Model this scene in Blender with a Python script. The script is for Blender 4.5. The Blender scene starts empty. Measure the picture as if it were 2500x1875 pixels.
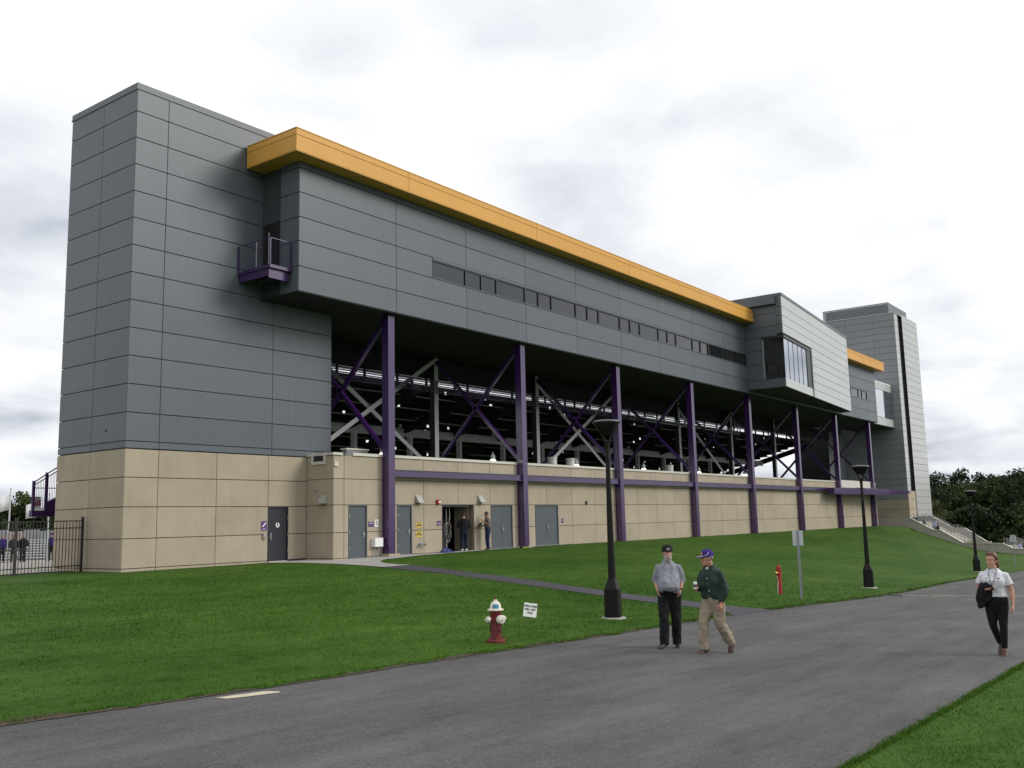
import bpy, math, random
import numpy as np
from mathutils import Vector, Matrix, noise as mnoise
R_ = math.radians
random.seed(7)
S = bpy.context.scene
COL = S.collection

# ------------------------------------------------------------------ camera
FPX, YAW, PITCH, ROLL = 2319.2, R_(36.915), R_(8.192), R_(-1.303)
CAMZ = 2.3
fw = Vector((math.cos(YAW)*math.cos(PITCH), math.sin(YAW)*math.cos(PITCH), math.sin(PITCH)))
rt0 = Vector((math.sin(YAW), -math.cos(YAW), 0)); up0 = rt0.cross(fw)
rt = rt0*math.cos(ROLL) + up0*math.sin(ROLL)
up = -rt0*math.sin(ROLL) + up0*math.cos(ROLL)
cam_d = bpy.data.cameras.new('camera'); cam = bpy.data.objects.new('camera', cam_d)
COL.objects.link(cam)
cam.matrix_world = Matrix(((rt.x, up.x, -fw.x, 0), (rt.y, up.y, -fw.y, 0), (rt.z, up.z, -fw.z, CAMZ), (0, 0, 0, 1)))
cam_d.sensor_width = 36; cam_d.lens = FPX/2500*36
cam_d.clip_start = 0.1; cam_d.clip_end = 6000
S.camera = cam
S.render.resolution_x, S.render.resolution_y = 1024, 768

# ------------------------------------------------------------------ sky and sun
SUN_EL = R_(32); SUN_DIR = Vector((0.52, -0.85, 0)).normalized()      # horizontal direction towards the sun
SUN_STRENGTH, SKY_STRENGTH, CLOUD_GAIN = 1.5, 0.05, 0.78
w = bpy.data.worlds.new('World'); S.world = w; w.use_nodes = True
nt = w.node_tree; nt.nodes.clear()
def N(tree, typ, **kw):
    n = tree.nodes.new(typ)
    for k, v in kw.items(): setattr(n, k, v)
    return n
def M_(tree, op, a, b=None, c=None, clamp=False):
    n = tree.nodes.new('ShaderNodeMath'); n.operation = op; n.use_clamp = clamp
    for i, v in enumerate((a, b, c)):
        if v is None: continue
        if isinstance(v, (int, float)): n.inputs[i].default_value = v
        else: tree.links.new(v, n.inputs[i])
    return n.outputs[0]
def build_world():
    out = N(nt, 'ShaderNodeOutputWorld'); bg = N(nt, 'ShaderNodeBackground')
    sky = N(nt, 'ShaderNodeTexSky'); sky.sky_type = 'NISHITA'; sky.sun_disc = False
    sky.sun_elevation = SUN_EL; sky.sun_rotation = math.atan2(SUN_DIR.x, SUN_DIR.y)
    sky.air_density = 1.0; sky.dust_density = 1.5
    tc = N(nt, 'ShaderNodeTexCoord'); sep = N(nt, 'ShaderNodeSeparateXYZ')
    nt.links.new(tc.outputs['Generated'], sep.inputs[0])
    zc = M_(nt, 'MAXIMUM', sep.outputs[2], 0.0)
    zz = M_(nt, 'ADD', zc, 0.20)
    px = M_(nt, 'DIVIDE', sep.outputs[0], zz); py = M_(nt, 'DIVIDE', sep.outputs[1], zz)
    cmb = N(nt, 'ShaderNodeCombineXYZ'); nt.links.new(px, cmb.inputs[0]); nt.links.new(py, cmb.inputs[1])
    def noise(scale, det, rough, dist, off):
        mp = N(nt, 'ShaderNodeMapping'); mp.inputs['Location'].default_value = off
        nt.links.new(cmb.outputs[0], mp.inputs[0])
        t = N(nt, 'ShaderNodeTexNoise'); t.inputs['Scale'].default_value = scale; t.inputs['Detail'].default_value = det
        t.inputs['Roughness'].default_value = rough; t.inputs['Distortion'].default_value = dist
        nt.links.new(mp.outputs[0], t.inputs['Vector']); return t.outputs['Fac']
    a = noise(1.25, 6, 0.48, 0.35, (3.1, 7.4, 0)); b = noise(3.2, 7, 0.52, 0.25, (9.2, 1.3, 0))
    s = M_(nt, 'ADD', M_(nt, 'MULTIPLY', a, 0.82), M_(nt, 'MULTIPLY', b, 0.40))
    # an overcast sky is darker towards the horizon and whiter high up
    s = M_(nt, 'ADD', M_(nt, 'SUBTRACT', s, 0.088), M_(nt, 'MULTIPLY', M_(nt, 'MINIMUM', zc, 0.6), 0.20))
    rp = N(nt, 'ShaderNodeValToRGB'); nt.links.new(s, rp.inputs[0]); e = rp.color_ramp.elements
    e[0].position = 0.36; e[0].color = (0.56, 0.60, 0.68, 1)
    e[1].position = 0.66; e[1].color = (1.06, 1.065, 1.08, 1)
    m = e.new(0.46); m.color = (0.71, 0.745, 0.81, 1)
    m = e.new(0.54); m.color = (0.87, 0.895, 0.94, 1)
    cov = N(nt, 'ShaderNodeMapRange'); cov.inputs[1].default_value = 0.30; cov.inputs[2].default_value = 0.44
    nt.links.new(s, cov.inputs[0])
    sc = N(nt, 'ShaderNodeMix'); sc.data_type = 'RGBA'; sc.blend_type = 'MULTIPLY'; sc.inputs[0].default_value = 1
    nt.links.new(sky.outputs[0], sc.inputs[6]); sc.inputs[7].default_value = (SKY_STRENGTH,)*3 + (1,)
    mx = N(nt, 'ShaderNodeMix'); mx.data_type = 'RGBA'
    cf = M_(nt, 'ADD', M_(nt, 'MULTIPLY', cov.outputs[0], 0.4), 0.58)
    nt.links.new(cf, mx.inputs[0]); nt.links.new(sc.outputs[2], mx.inputs[6]); nt.links.new(rp.outputs[0], mx.inputs[7])
    nt.links.new(mx.outputs[2], bg.inputs[0]); bg.inputs[1].default_value = CLOUD_GAIN
    nt.links.new(bg.outputs[0], out.inputs[0])
build_world()
sd = bpy.data.lights.new('sun', 'SUN'); sun = bpy.data.objects.new('sun', sd); COL.objects.link(sun)
sd.energy = SUN_STRENGTH; sd.angle = R_(25); sd.color = (1.0, 0.97, 0.92)
to_sun = Vector((SUN_DIR.x*math.cos(SUN_EL), SUN_DIR.y*math.cos(SUN_EL), math.sin(SUN_EL)))
sun.rotation_euler = to_sun.to_track_quat('Z', 'Y').to_euler(); sun.location = (0, 0, 60)
vs = S.view_settings; vs.view_transform = 'Standard'; vs.look = 'None'; vs.exposure = 0.40; vs.gamma = 1.0; vs.use_curve_mapping = False

# ------------------------------------------------------------------ mesh helpers
class MB:
    def __init__(s): s.v = []; s.f = []; s.m = []; s.cur = 0
    def add(s, vs_, fs):
        o = len(s.v); s.v += [tuple(p) for p in vs_]
        s.f += [tuple(o+i for i in f) for f in fs]; s.m += [s.cur]*len(fs); return s
    def box(s, x0, x1, y0, y1, z0, z1):
        return s.add([(x0,y0,z0),(x1,y0,z0),(x1,y1,z0),(x0,y1,z0),(x0,y0,z1),(x1,y0,z1),(x1,y1,z1),(x0,y1,z1)],
                     [(3,2,1,0),(4,5,6,7),(0,1,5,4),(1,2,6,5),(2,3,7,6),(3,0,4,7)])
    def cbox(s, c, d): return s.box(c[0]-d[0]/2, c[0]+d[0]/2, c[1]-d[1]/2, c[1]+d[1]/2, c[2]-d[2]/2, c[2]+d[2]/2)
    def bar(s, a, b, w_, h_, upv=(0,0,1)):
        a, b = Vector(a), Vector(b); d = (b-a).normalized(); u = Vector(upv)
        if abs(d.dot(u)) > .99: u = Vector((0,1,0))
        x = d.cross(u).normalized(); y = x.cross(d)
        vs_ = [p + x*sx*w_/2 + y*sy*h_/2 for p in (a, b) for sx, sy in ((-1,-1),(1,-1),(1,1),(-1,1))]
        return s.add(vs_, [(3,2,1,0),(4,5,6,7),(0,1,5,4),(1,2,6,5),(2,3,7,6),(3,0,4,7)])
    def loft(s, rings, cap=True):
        n = len(rings[0]); vs_ = [p for r in rings for p in r]; fs = []
        for i in range(len(rings)-1):
            for j in range(n):
                k = (j+1) % n; fs.append((i*n+j, i*n+k, (i+1)*n+k, (i+1)*n+j))
        if cap: fs.append(tuple(range(n-1, -1, -1))); fs.append(tuple((len(rings)-1)*n+j for j in range(n)))
        return s.add(vs_, fs)
    def tube(s, pts, rad, n=10, flat=1.0, ref=None):
        pts = [Vector(p) for p in pts]; rings = []
        if isinstance(rad, (int, float)): rad = [rad]*len(pts)
        xprev = None
        for i, p in enumerate(pts):
            d = (pts[min(i+1, len(pts)-1)] - pts[max(i-1, 0)]).normalized()
            u = Vector(ref) if ref else (xprev if xprev else (Vector((0,0,1)) if abs(d.z) < .9 else Vector((1,0,0))))
            x = (u - d*u.dot(d)).normalized(); xprev = x; y = d.cross(x)
            rings.append([p + (x*math.cos(2*math.pi*j/n) + y*math.sin(2*math.pi*j/n)*flat)*rad[i] for j in range(n)])
        return s.loft(rings)
    def lathe(s, prof, n=24, c=(0,0,0), axis='z'):
        rings = []
        for r, z in prof:
            ring = []
            for j in range(n):
                a = 2*math.pi*j/n; p = (r*math.cos(a), r*math.sin(a), z)
                if axis == 'x': p = (p[2], p[0], p[1])
                if axis == 'y': p = (p[1], p[2], p[0])
                ring.append((c[0]+p[0], c[1]+p[1], c[2]+p[2]))
            rings.append(ring)
        return s.loft(rings)
    def prism(s, poly, axis, a, b):
        n = len(poly)
        def P(u, v, t): return {'x': (t,u,v), 'y': (u,t,v), 'z': (u,v,t)}[axis]
        vs_ = [P(u,v,a) for u,v in poly] + [P(u,v,b) for u,v in poly]
        return s.add(vs_, [tuple(range(n-1,-1,-1)), tuple(range(n,2*n))] + [(i,(i+1)%n,n+(i+1)%n,n+i) for i in range(n)])
    def mesh(s, name, mats, smooth=False):
        me = bpy.data.meshes.new(name); me.from_pydata(s.v, [], s.f)
        for m in (mats if isinstance(mats, (list, tuple)) else [mats]): me.materials.append(m)
        if any(s.m): me.polygons.foreach_set('material_index', s.m)
        if smooth: me.polygons.foreach_set('use_smooth', [True]*len(s.f))
        me.validate(); me.update()
        fix_normals(me); return me
    def obj(s, name, mats, parent=None, smooth=False):
        return link(name, s.mesh(name, mats, smooth), parent)
import bmesh
def fix_normals(me):
    b = bmesh.new(); b.from_mesh(me); bmesh.ops.recalc_face_normals(b, faces=b.faces); b.to_mesh(me); b.free()
def link(name, data, parent=None):
    o = bpy.data.objects.new(name, data); COL.objects.link(o)
    if parent: o.parent = parent
    return o
def tag(o, label, cat=None, group=None, kind=None):
    if label: o['label'] = label
    if cat: o['category'] = cat
    if group: o['group'] = group
    if kind: o['kind'] = kind
    return o
def thing(name, label, cat, loc=(0,0,0), rz=0, group=None):
    o = link(name, None); o.location = loc; o.rotation_euler = (0,0,rz); return tag(o, label, cat, group)
def kid(o, parent):                       # keep world coordinates under a moved parent
    o.parent = parent; o.matrix_parent_inverse = parent_matrix(parent).inverted(); return o
def parent_matrix(p):
    m = Matrix.LocRotScale(p.location, p.rotation_euler, p.scale)
    return m
def copy_tree(o, parent=None):
    c = o.copy(); COL.objects.link(c)
    if parent: c.parent = parent
    for ch in o.children: copy_tree(ch, c)
    return c
def smoothed(o, ang=40):
    o.data.polygons.foreach_set('use_smooth', [True]*len(o.data.polygons))
    b = bmesh.new(); b.from_mesh(o.data)
    for e in b.edges:
        if len(e.link_faces) == 2 and e.calc_face_angle(0) > R_(ang): e.smooth = False
    b.to_mesh(o.data); b.free(); return o

# ------------------------------------------------------------------ materials
MATS = {}
def mat(name, color, rough=0.6, metal=0.0, spec=0.5, var=0.0, vscale=3.0, bump=0.0, bscale=60.0, rnd=0.0, streak=0.0, coat=0.0, emit=None, ior=None, coords='Object', dirt=None):
    if name in MATS: return MATS[name]
    m = bpy.data.materials.new(name); m.use_nodes = True; t = m.node_tree; p = t.nodes['Principled BSDF']
    p.inputs['Base Color'].default_value = (*color, 1); p.inputs['Roughness'].default_value = rough
    p.inputs['Metallic'].default_value = metal; p.inputs['Specular IOR Level'].default_value = spec
    if ior: p.inputs['IOR'].default_value = ior
    if coat: p.inputs['Coat Weight'].default_value = coat; p.inputs['Coat Roughness'].default_value = 0.15
    if emit: p.inputs['Emission Color'].default_value = (*emit[0], 1); p.inputs['Emission Strength'].default_value = emit[1]
    col = None
    def mul(c, fac_socket, lo, hi, inlo=0.3, inhi=0.7):
        mr = N(t, 'ShaderNodeMapRange'); mr.inputs[1].default_value = inlo; mr.inputs[2].default_value = inhi
        mr.inputs[3].default_value = lo; mr.inputs[4].default_value = hi; t.links.new(fac_socket, mr.inputs[0])
        mx = N(t, 'ShaderNodeMix'); mx.data_type = 'RGBA'; mx.blend_type = 'MULTIPLY'; mx.inputs[0].default_value = 1
        if c is None: mx.inputs[6].default_value = (*color, 1)
        else: t.links.new(c, mx.inputs[6])
        cb = N(t, 'ShaderNodeCombineColor')
        for i in range(3): t.links.new(mr.outputs[0], cb.inputs[i])
        t.links.new(cb.outputs[0], mx.inputs[7]); return mx.outputs[2]
    tc = N(t, 'ShaderNodeTexCoord') if coords == 'Object' else None
    geo = N(t, 'ShaderNodeNewGeometry')
    vec = geo.outputs['Position'] if coords == 'World' else tc.outputs['Object']
    if var:
        nz = N(t, 'ShaderNodeTexNoise'); nz.inputs['Scale'].default_value = vscale; nz.inputs['Detail'].default_value = 6; nz.inputs['Roughness'].default_value = .62
        t.links.new(vec, nz.inputs['Vector']); col = mul(col, nz.outputs['Fac'], 1-var, 1+var)
    if streak:
        mp = N(t, 'ShaderNodeMapping'); mp.inputs['Scale'].default_value = (5, 5, .35); t.links.new(geo.outputs['Position'], mp.inputs[0])
        nz = N(t, 'ShaderNodeTexNoise'); nz.inputs['Scale'].default_value = 1.0; nz.inputs['Detail'].default_value = 5
        t.links.new(mp.outputs[0], nz.inputs['Vector']); col = mul(col, nz.outputs['Fac'], 1-streak, 1+streak*.5)
    if rnd:
        oi = N(t, 'ShaderNodeObjectInfo'); col = mul(col, oi.outputs['Random'], 1-rnd, 1+rnd, 0, 1)
    if col is not None: t.links.new(col, p.inputs['Base Color'])
    if bump:
        nz = N(t, 'ShaderNodeTexNoise'); nz.inputs['Scale'].default_value = bscale; nz.inputs['Detail'].default_value = 4
        t.links.new(vec, nz.inputs['Vector'])
        bp = N(t, 'ShaderNodeBump'); bp.inputs['Strength'].default_value = bump; bp.inputs['Distance'].default_value = .02
        t.links.new(nz.outputs['Fac'], bp.inputs['Height']); t.links.new(bp.outputs[0], p.inputs['Normal'])
    MATS[name] = m; return m

PANEL = mat('grey_metal_panel', (.096,.112,.129), rough=.40, spec=.42, rnd=.07, streak=.05, bump=.10, bscale=.9, coords='World')
PANEL2 = mat('sky_lit_silver_panel', (.46,.47,.455), rough=.28, spec=.6, rnd=.04, streak=.06, bump=.08, bscale=1.1, coords='World')  # lighter silver finish, with bright sky reflection on front faces put into the colour
PANEL3 = mat('silver_metal_panel', (.215,.225,.245), rough=.34, spec=.5, rnd=.05, streak=.05, bump=.08, bscale=1.0, coords='World')
SEAL = mat('joint_sealant', (.04,.045,.052), rough=.8)
CONC = mat('beige_precast', (.385,.328,.248), rough=.88, spec=.2, rnd=.045, var=.08, vscale=.9, streak=.04, bump=.12, bscale=45, coords='World')
CSEAL = mat('beige_joint', (.26,.205,.15), rough=.9)
CAPM = mat('cream_coping', (.56,.54,.47), rough=.55, streak=.06, coords='World')
YEL = mat('ochre_metal', (.66,.34,.07), rough=.45, spec=.25, rnd=.03, streak=.04, coords='World')
YELS = mat('ochre_joint', (.22,.10,.02), rough=.6)
PURP = mat('purple_steel', (.036,.007,.078), rough=.20, spec=.5, ior=1.85, var=.12, vscale=.8, coords='World')
PURPD = mat('purple_rail', (.05,.018,.085), rough=.4)
DARK = mat('shade_and_dark_parts', (.016,.016,.017), rough=.8)  # soffit shade is put into this near-black; small dark parts share it
DECKM = mat('underside_shade', (.008,.008,.009), rough=.85)  # near-black carries the shade under the stand and inside the store room
STEEL = mat('grey_steel', (.30,.30,.31), rough=.45, var=.08, coords='World')
STEELB = mat('sky_lit_steel', (.38,.38,.39), rough=.5, var=.08, coords='World')  # tone raised to stand for low sky light reaching under the stand
GLASS = mat('window_glass', (.012,.013,.015), rough=.04, spec=.6, ior=1.55)
GLASSW = mat('strip_glass', (.082,.086,.094), rough=.07, metal=.9)
GLASSB = mat('bay_glass', (.60,.62,.66), rough=.04, metal=1.0)
FRAME = mat('black_frame', (.012,.012,.013), rough=.4)
DOORM = mat('grey_door', (.075,.088,.10), rough=.42, var=.06, vscale=2)
DOORD = mat('charcoal_door', (.018,.021,.028), rough=.4)
WHITE = mat('white_paint', (.78,.78,.76), rough=.5, var=.04)
CHROME = mat('door_hardware', (.6,.6,.6), rough=.25, metal=1)
LAMPB = mat('dark_bronze', (.010,.009,.0085), rough=.5, spec=.2, var=.15, vscale=4)
CONC2 = mat('pale_concrete', (.43,.40,.345), rough=.9, var=.1, vscale=.7, streak=.1, bump=.1, bscale=30, coords='World')
CONCG = mat('grey_concrete', (.34,.33,.31), rough=.9, var=.12, vscale=1.1, bump=.1, bscale=40, coords='World')
REDP = mat('maroon_paint', (.145,.017,.018), rough=.5, var=.28, vscale=9, bump=.15, bscale=40)
REDB = mat('red_paint', (.35,.012,.012), rough=.4, var=.12, vscale=8)
WHITEW = mat('worn_white_paint', (.66,.62,.52), rough=.6, var=.16, vscale=26, bump=.2, bscale=40)
BLUEP = mat('blue_paint', (.05,.22,.36), rough=.55, var=.2, vscale=20)
GALV = mat('galvanised', (.33,.36,.37), rough=.42, metal=.5, var=.12, vscale=12)
SIGNB = mat('sign_back', (.52,.55,.56), rough=.45, metal=.3, var=.05)
PURS = mat('purple_sign', (.085,.035,.17), rough=.5)
YELS2 = mat('yellow_sign', (.55,.40,.08), rough=.5)
BLK = mat('black_print', (.012,.012,.014), rough=.6)

# ------------------------------------------------------------------ terrain
def lerp(a, b, t): return a+(b-a)*t
def ip(x, P):
    if x <= P[0][0]: return P[0][1]
    for (a, b), (c, d) in zip(P, P[1:]):
        if x <= c: return b+(d-b)*(x-a)/(c-a)
    return P[-1][1]
def sm(t): t = max(0, min(1, t)); return t*t*(3-2*t)
EDGE = [(-60,9.95),(4.7,9.95),(6.7,9.89),(8.9,9.87),(12.1,10.0),(14.2,9.93),(17.2,9.97),(20.5,10.1),(23.9,10.14),(26.1,10.02),(32.7,9.64),(36,9.75),(43.9,10.25),(66,10.77),(140,11.2),(300,12)]
REDGE = 2.85
BASE = [(-60,.8),(10,.85),(18,.88),(28,.93),(40,1.0),(90,1.0),(97,.95),(105,.78),(108.3,.55),(112,.3),(125,-2.2),(200,-3)]
STAIRSIDE = [(12,-2.6),(17.5,-2.18),(19.3,-2.05),(21.2,-1.86),(23,-1.35),(25.1,-.62),(27,.08),(28.7,.45),(31.7,.75)]
def zroad(x, y): x = max(-40, min(130, x)); y = max(-60, min(16, y)); return .42-.03*x+.013*y
def edge(x): return ip(x, EDGE) + .05*mnoise.noise((x*1.3, 0, 5)) + .03*mnoise.noise((x*5, 3, 5))
def hgt(x, y):
    e = ip(x, EDGE); zr = zroad(x, y)
    if y < REDGE-.12: return zr+.025
    if y < REDGE: return zr-.05+.075*(REDGE-y)/.12
    if y <= e-.06: return zr-.05
    zb = ip(x, BASE); lawn = zr+.03
    t = (y-e)/(28.0-e)
    if t >= 1:
        return lerp(zb, min(zb, .4), sm((y-34)/14)) if x < 100 else (lerp(zb, -6.6, sm((x-117.4)/7)) if x > 117.4 else zb)
    wv = max(0, min(1, (x-35)/50)); t0 = max(0, t)
    s = lerp(t0**1.15, sm(t0)*.75+.25*t0**2.2, wv)
    z = lerp(lawn, zb, s)
    if x > 117.4: z = lerp(z, -6.6, sm((x-117.4)/7)*sm((y-12)/4))
    if x > 86: z = lerp(z, ip(y, STAIRSIDE) if x < 117.4 else z, sm((x-86)/20)*sm((y-13)/5))
    if y < e+.05: z = lerp(zr-.05, z, (y-e+.06)/.11)
    return z
def frange(a, b, st):
    n = max(1, int(round((b-a)/st))); return [a+(b-a)*i/n for i in range(n)]
def path_in(x, y): return path_mask(x, y)
PATH_L = [(9.95,21.9),(10.3,22.45),(11.37,22.95),(12.6,23.05),(13.4,23.2),(15.73,23.7),(18.6,24.5),(22.1,25.2),(25.0,25.2)]
PATH_R = [(9.95,24.5),(10.3,24.25),(11.2,24.3),(12.0,24.42),(13.4,24.5),(14.2,24.62),(16.8,25.27),(18.85,25.97),(22.3,26.55),(25.1,26.78)]
def in_path(x, y, g=0.0): return 9.95 <= y <= 25.1 and ip(y, PATH_L)-g <= x <= ip(y, PATH_R)+g
PAD = [(23.5,30.05),(24.06,27.9),(24.55,27.2),(25.0,26.13),(25.2,25.0),(26.78,25.08),(26.45,25.45),(26.42,26.16),(26.89,26.85),(27.7,27.30),(28.6,27.42),(30.2,27.75),(36,28.0),(42.5,28.05),(42.5,28.6),(25.9,28.6),(25.9,30.05)]
def in_poly(x, y, P):
    c = False; n = len(P)
    for i in range(n):
        (x1,y1),(x2,y2) = P[i], P[i-1]
        if (y1 > y) != (y2 > y) and x < (x2-x1)*(y-y1)/(y2-y1)+x1: c = not c
    return c

GRASS = bpy.data.materials.new('lawn_grass'); GRASS.use_nodes = True
def grass_mat(m, blade=False):
    t = m.node_tree; p = t.nodes['Principled BSDF']; p.inputs['Roughness'].default_value = .7 if not blade else .5
    p.inputs['Specular IOR Level'].default_value = .05 if not blade else .03
    g = N(t, 'ShaderNodeNewGeometry')
    def nz(scale, det, off=(0,0,0), sc=(1,1,1)):
        mp = N(t, 'ShaderNodeMapping'); mp.inputs['Location'].default_value = off; mp.inputs['Scale'].default_value = sc
        t.links.new(g.outputs['Position'], mp.inputs[0])
        n = N(t, 'ShaderNodeTexNoise'); n.inputs['Scale'].default_value = scale; n.inputs['Detail'].default_value = det; n.inputs['Roughness'].default_value = .65
        t.links.new(mp.outputs[0], n.inputs['Vector']); return n.outputs['Fac']
    big = nz(.16, 5, (0,0,0), (.6, 1.5, 1)); mid = nz(1.1, 5, (5,2,0), (.7,1.4,1)); fine = nz(9, 6, (1,8,0), (.6,1.3,1)); vf = nz(46, 3)
    f = M_(t, 'ADD', M_(t, 'MULTIPLY', big, .36), M_(t, 'MULTIPLY', mid, .30))
    f = M_(t, 'ADD', f, M_(t, 'MULTIPLY', fine, .22)); f = M_(t, 'ADD', f, M_(t, 'MULTIPLY', vf, .10))
    r = N(t, 'ShaderNodeValToRGB'); t.links.new(f, r.inputs[0]); e = r.color_ramp.elements
    k = .96 if not blade else 1.40
    e[0].position = .38; e[0].color = (.022*k, .060*k, .006*k, 1)
    e[1].position = .62; e[1].color = (.094*k, .158*k, .030*k, 1)
    q = e.new(.47); q.color = (.040*k, .090*k, .012*k, 1); q = e.new(.56); q.color = (.060*k, .116*k, .018*k, 1)
    t.links.new(r.outputs[0], p.inputs['Base Color'])
    if not blade:
        bp = N(t, 'ShaderNodeBump'); bp.inputs['Strength'].default_value = .4; bp.inputs['Distance'].default_value = .05
        hh = M_(t, 'ADD', M_(t, 'MULTIPLY', fine, .6), M_(t, 'MULTIPLY', vf, .5)); t.links.new(hh, bp.inputs['Height']); t.links.new(bp.outputs[0], p.inputs['Normal'])
grass_mat(GRASS)
BLADE = bpy.data.materials.new('grass_blade'); BLADE.use_nodes = True; grass_mat(BLADE, True)

xs = frange(-3000,-400,650)+frange(-400,-60,60)+frange(-60,-6,4)+frange(-6,62,.5)+frange(62,130,1.0)+frange(130,420,10)+frange(420,3000,500)+[3000]
ys = frange(-3000,-300,600)+frange(-300,-20,40)+frange(-20,2,1.5)+frange(2,2.6,.3)+frange(2.6,3.0,.05)+frange(3.0,9.4,.8)+frange(9.4,10.5,.06)+frange(10.5,11.2,.2)+frange(11.2,29,.5)+frange(29,60,1.5)+frange(60,400,20)+frange(400,3000,500)+[3000]
gb = MB()
vs_ = [(x, y, hgt(x, y)) for y in ys for x in xs]; nx = len(xs)
gb.add(vs_, [(j*nx+i, j*nx+i+1, (j+1)*nx+i+1, (j+1)*nx+i) for j in range(len(ys)-1) for i in range(nx-1)])
ground = gb.obj('ground', GRASS, smooth=True); tag(ground, 'mown green lawn rising from the road to the stadium', None, None, 'structure')

# asphalt
def asphalt(name, base, big=.12):
    m = bpy.data.materials.new(name); m.use_nodes = True; t = m.node_tree; p = t.nodes['Principled BSDF']
    p.inputs['Roughness'].default_value = .82; p.inputs['Specular IOR Level'].default_value = .3
    g = N(t, 'ShaderNodeNewGeometry')
    def nz(scale, det, sc=(1,1,1), ro=.6):
        mp = N(t, 'ShaderNodeMapping'); mp.inputs['Scale'].default_value = sc; t.links.new(g.outputs['Position'], mp.inputs[0])
        n = N(t, 'ShaderNodeTexNoise'); n.inputs['Scale'].default_value = scale; n.inputs['Detail'].default_value = det; n.inputs['Roughness'].default_value = ro
        t.links.new(mp.outputs[0], n.inputs['Vector']); return n.outputs['Fac']
    lanes = nz(1.0, 5, (.10, 1.3, 1), .7); patch = nz(.7, 8, (.5, 1.2, 1), .75); grain = nz(70, 4, (1,1,1), .8); speck = nz(9, 7, (1,1,1), .8)
    f = M_(t, 'ADD', M_(t, 'MULTIPLY', lanes, .30), M_(t, 'MULTIPLY', patch, .34))
    f = M_(t, 'ADD', f, M_(t, 'MULTIPLY', grain, .18)); f = M_(t, 'ADD', f, M_(t, 'MULTIPLY', speck, .18))
    gr2 = nz(38, 3, (1,1,1), .5); f = M_(t, 'ADD', f, M_(t, 'MULTIPLY', M_(t, 'SUBTRACT', gr2, .5), .34))
    r = N(t, 'ShaderNodeValToRGB'); t.links.new(f, r.inputs[0]); e = r.color_ramp.elements
    e[0].position = .38; e[0].color = (*[c*(1-big*2.2) for c in base], 1); e[1].position = .62; e[1].color = (*[c*(1+big*2.2) for c in base], 1)
    t.links.new(r.outputs[0], p.inputs['Base Color'])
    bp = N(t, 'ShaderNodeBump'); bp.inputs['Strength'].default_value = .35; bp.inputs['Distance'].default_value = .012
    t.links.new(M_(t, 'ADD', grain, M_(t, 'MULTIPLY', speck, .6)), bp.inputs['Height']); t.links.new(bp.outputs[0], p.inputs['Normal'])
    return m
ASPH = asphalt('road_asphalt', (.086,.083,.082), .25); ASPH2 = asphalt('path_asphalt', (.058,.056,.066), .1)
rb = MB(); rx = frange(-60,70,.4)+frange(70,300,4)+[300]; NY = 14
for x in rx:
    e = edge(x); r0 = REDGE + .04*mnoise.noise((x*1.7, 9, 1)) + .02*mnoise.noise((x*6, 9, 1))
    for j in range(NY+1):
        y = lerp(r0, e, j/NY); rb.v.append((x, y, zroad(x, y)))
for i in range(len(rx)-1):
    for j in range(NY): a = i*(NY+1)+j; rb.f.append((a, a+NY+1, a+NY+2, a+1)); rb.m.append(0)
road = rb.obj('road', ASPH, smooth=True); tag(road, 'grey asphalt service road crossing the foreground', None, None, 'structure')
# asphalt footpath and concrete pad, laid on the lawn
pb = MB(); py_ = frange(10.0, 25.05, .2)+[25.05]
for y in py_:
    a, b = ip(y, PATH_L)+.04*mnoise.noise((y*2, 1, 1)), ip(y, PATH_R)+.04*mnoise.noise((y*2, 7, 1))
    for j in range(6): x = lerp(a, b, j/5); pb.v.append((x, y, max(hgt(x, y)+.012, zroad(x,y)+.006)))
for i in range(len(py_)-1):
    for j in range(5): a = i*6+j; pb.f.append((a, a+1, a+7, a+6)); pb.m.append(0)
footpath = pb.obj('footpath', ASPH2, smooth=True); tag(footpath, 'narrow dark asphalt footpath from the road to the building', None, None, 'structure')
def sheet(name, poly, m, off, step=.3):
    b = bmesh.new(); vs2 = [b.verts.new((x, y, 0)) for x, y in poly]; b.faces.new(vs2)
    xs2 = [p[0] for p in poly]; ys2 = [p[1] for p in poly]
    for a, lo, hi in (((1,0,0), min(xs2), max(xs2)), ((0,1,0), min(ys2), max(ys2))):
        q = lo+step
        while q < hi:
            bmesh.ops.bisect_plane(b, geom=b.verts[:]+b.edges[:]+b.faces[:], plane_co=Vector(a)*q, plane_no=a); q += step
    for v in b.verts: v.co.z = hgt(v.co.x, v.co.y)+off
    bmesh.ops.recalc_face_normals(b, faces=b.faces)
    for f in b.faces:
        if f.normal.z < 0: f.normal_flip()
    me = bpy.data.meshes.new(name); b.to_mesh(me); b.free(); me.materials.append(m); return link(name, me)
pad = sheet('pavement', PAD, CONCG, .02); tag(pad, 'pale concrete pavement along the foot of the building by the doors', None, None, 'structure')
plaza = sheet('plaza', [(2,33.2),(17.9,33.2),(17.9,40),(60,60),(60,90),(2,90)], CONC2, .03, 3.0); tag(plaza, 'pale concrete plaza behind the iron fence', None, None, 'structure')
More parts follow.
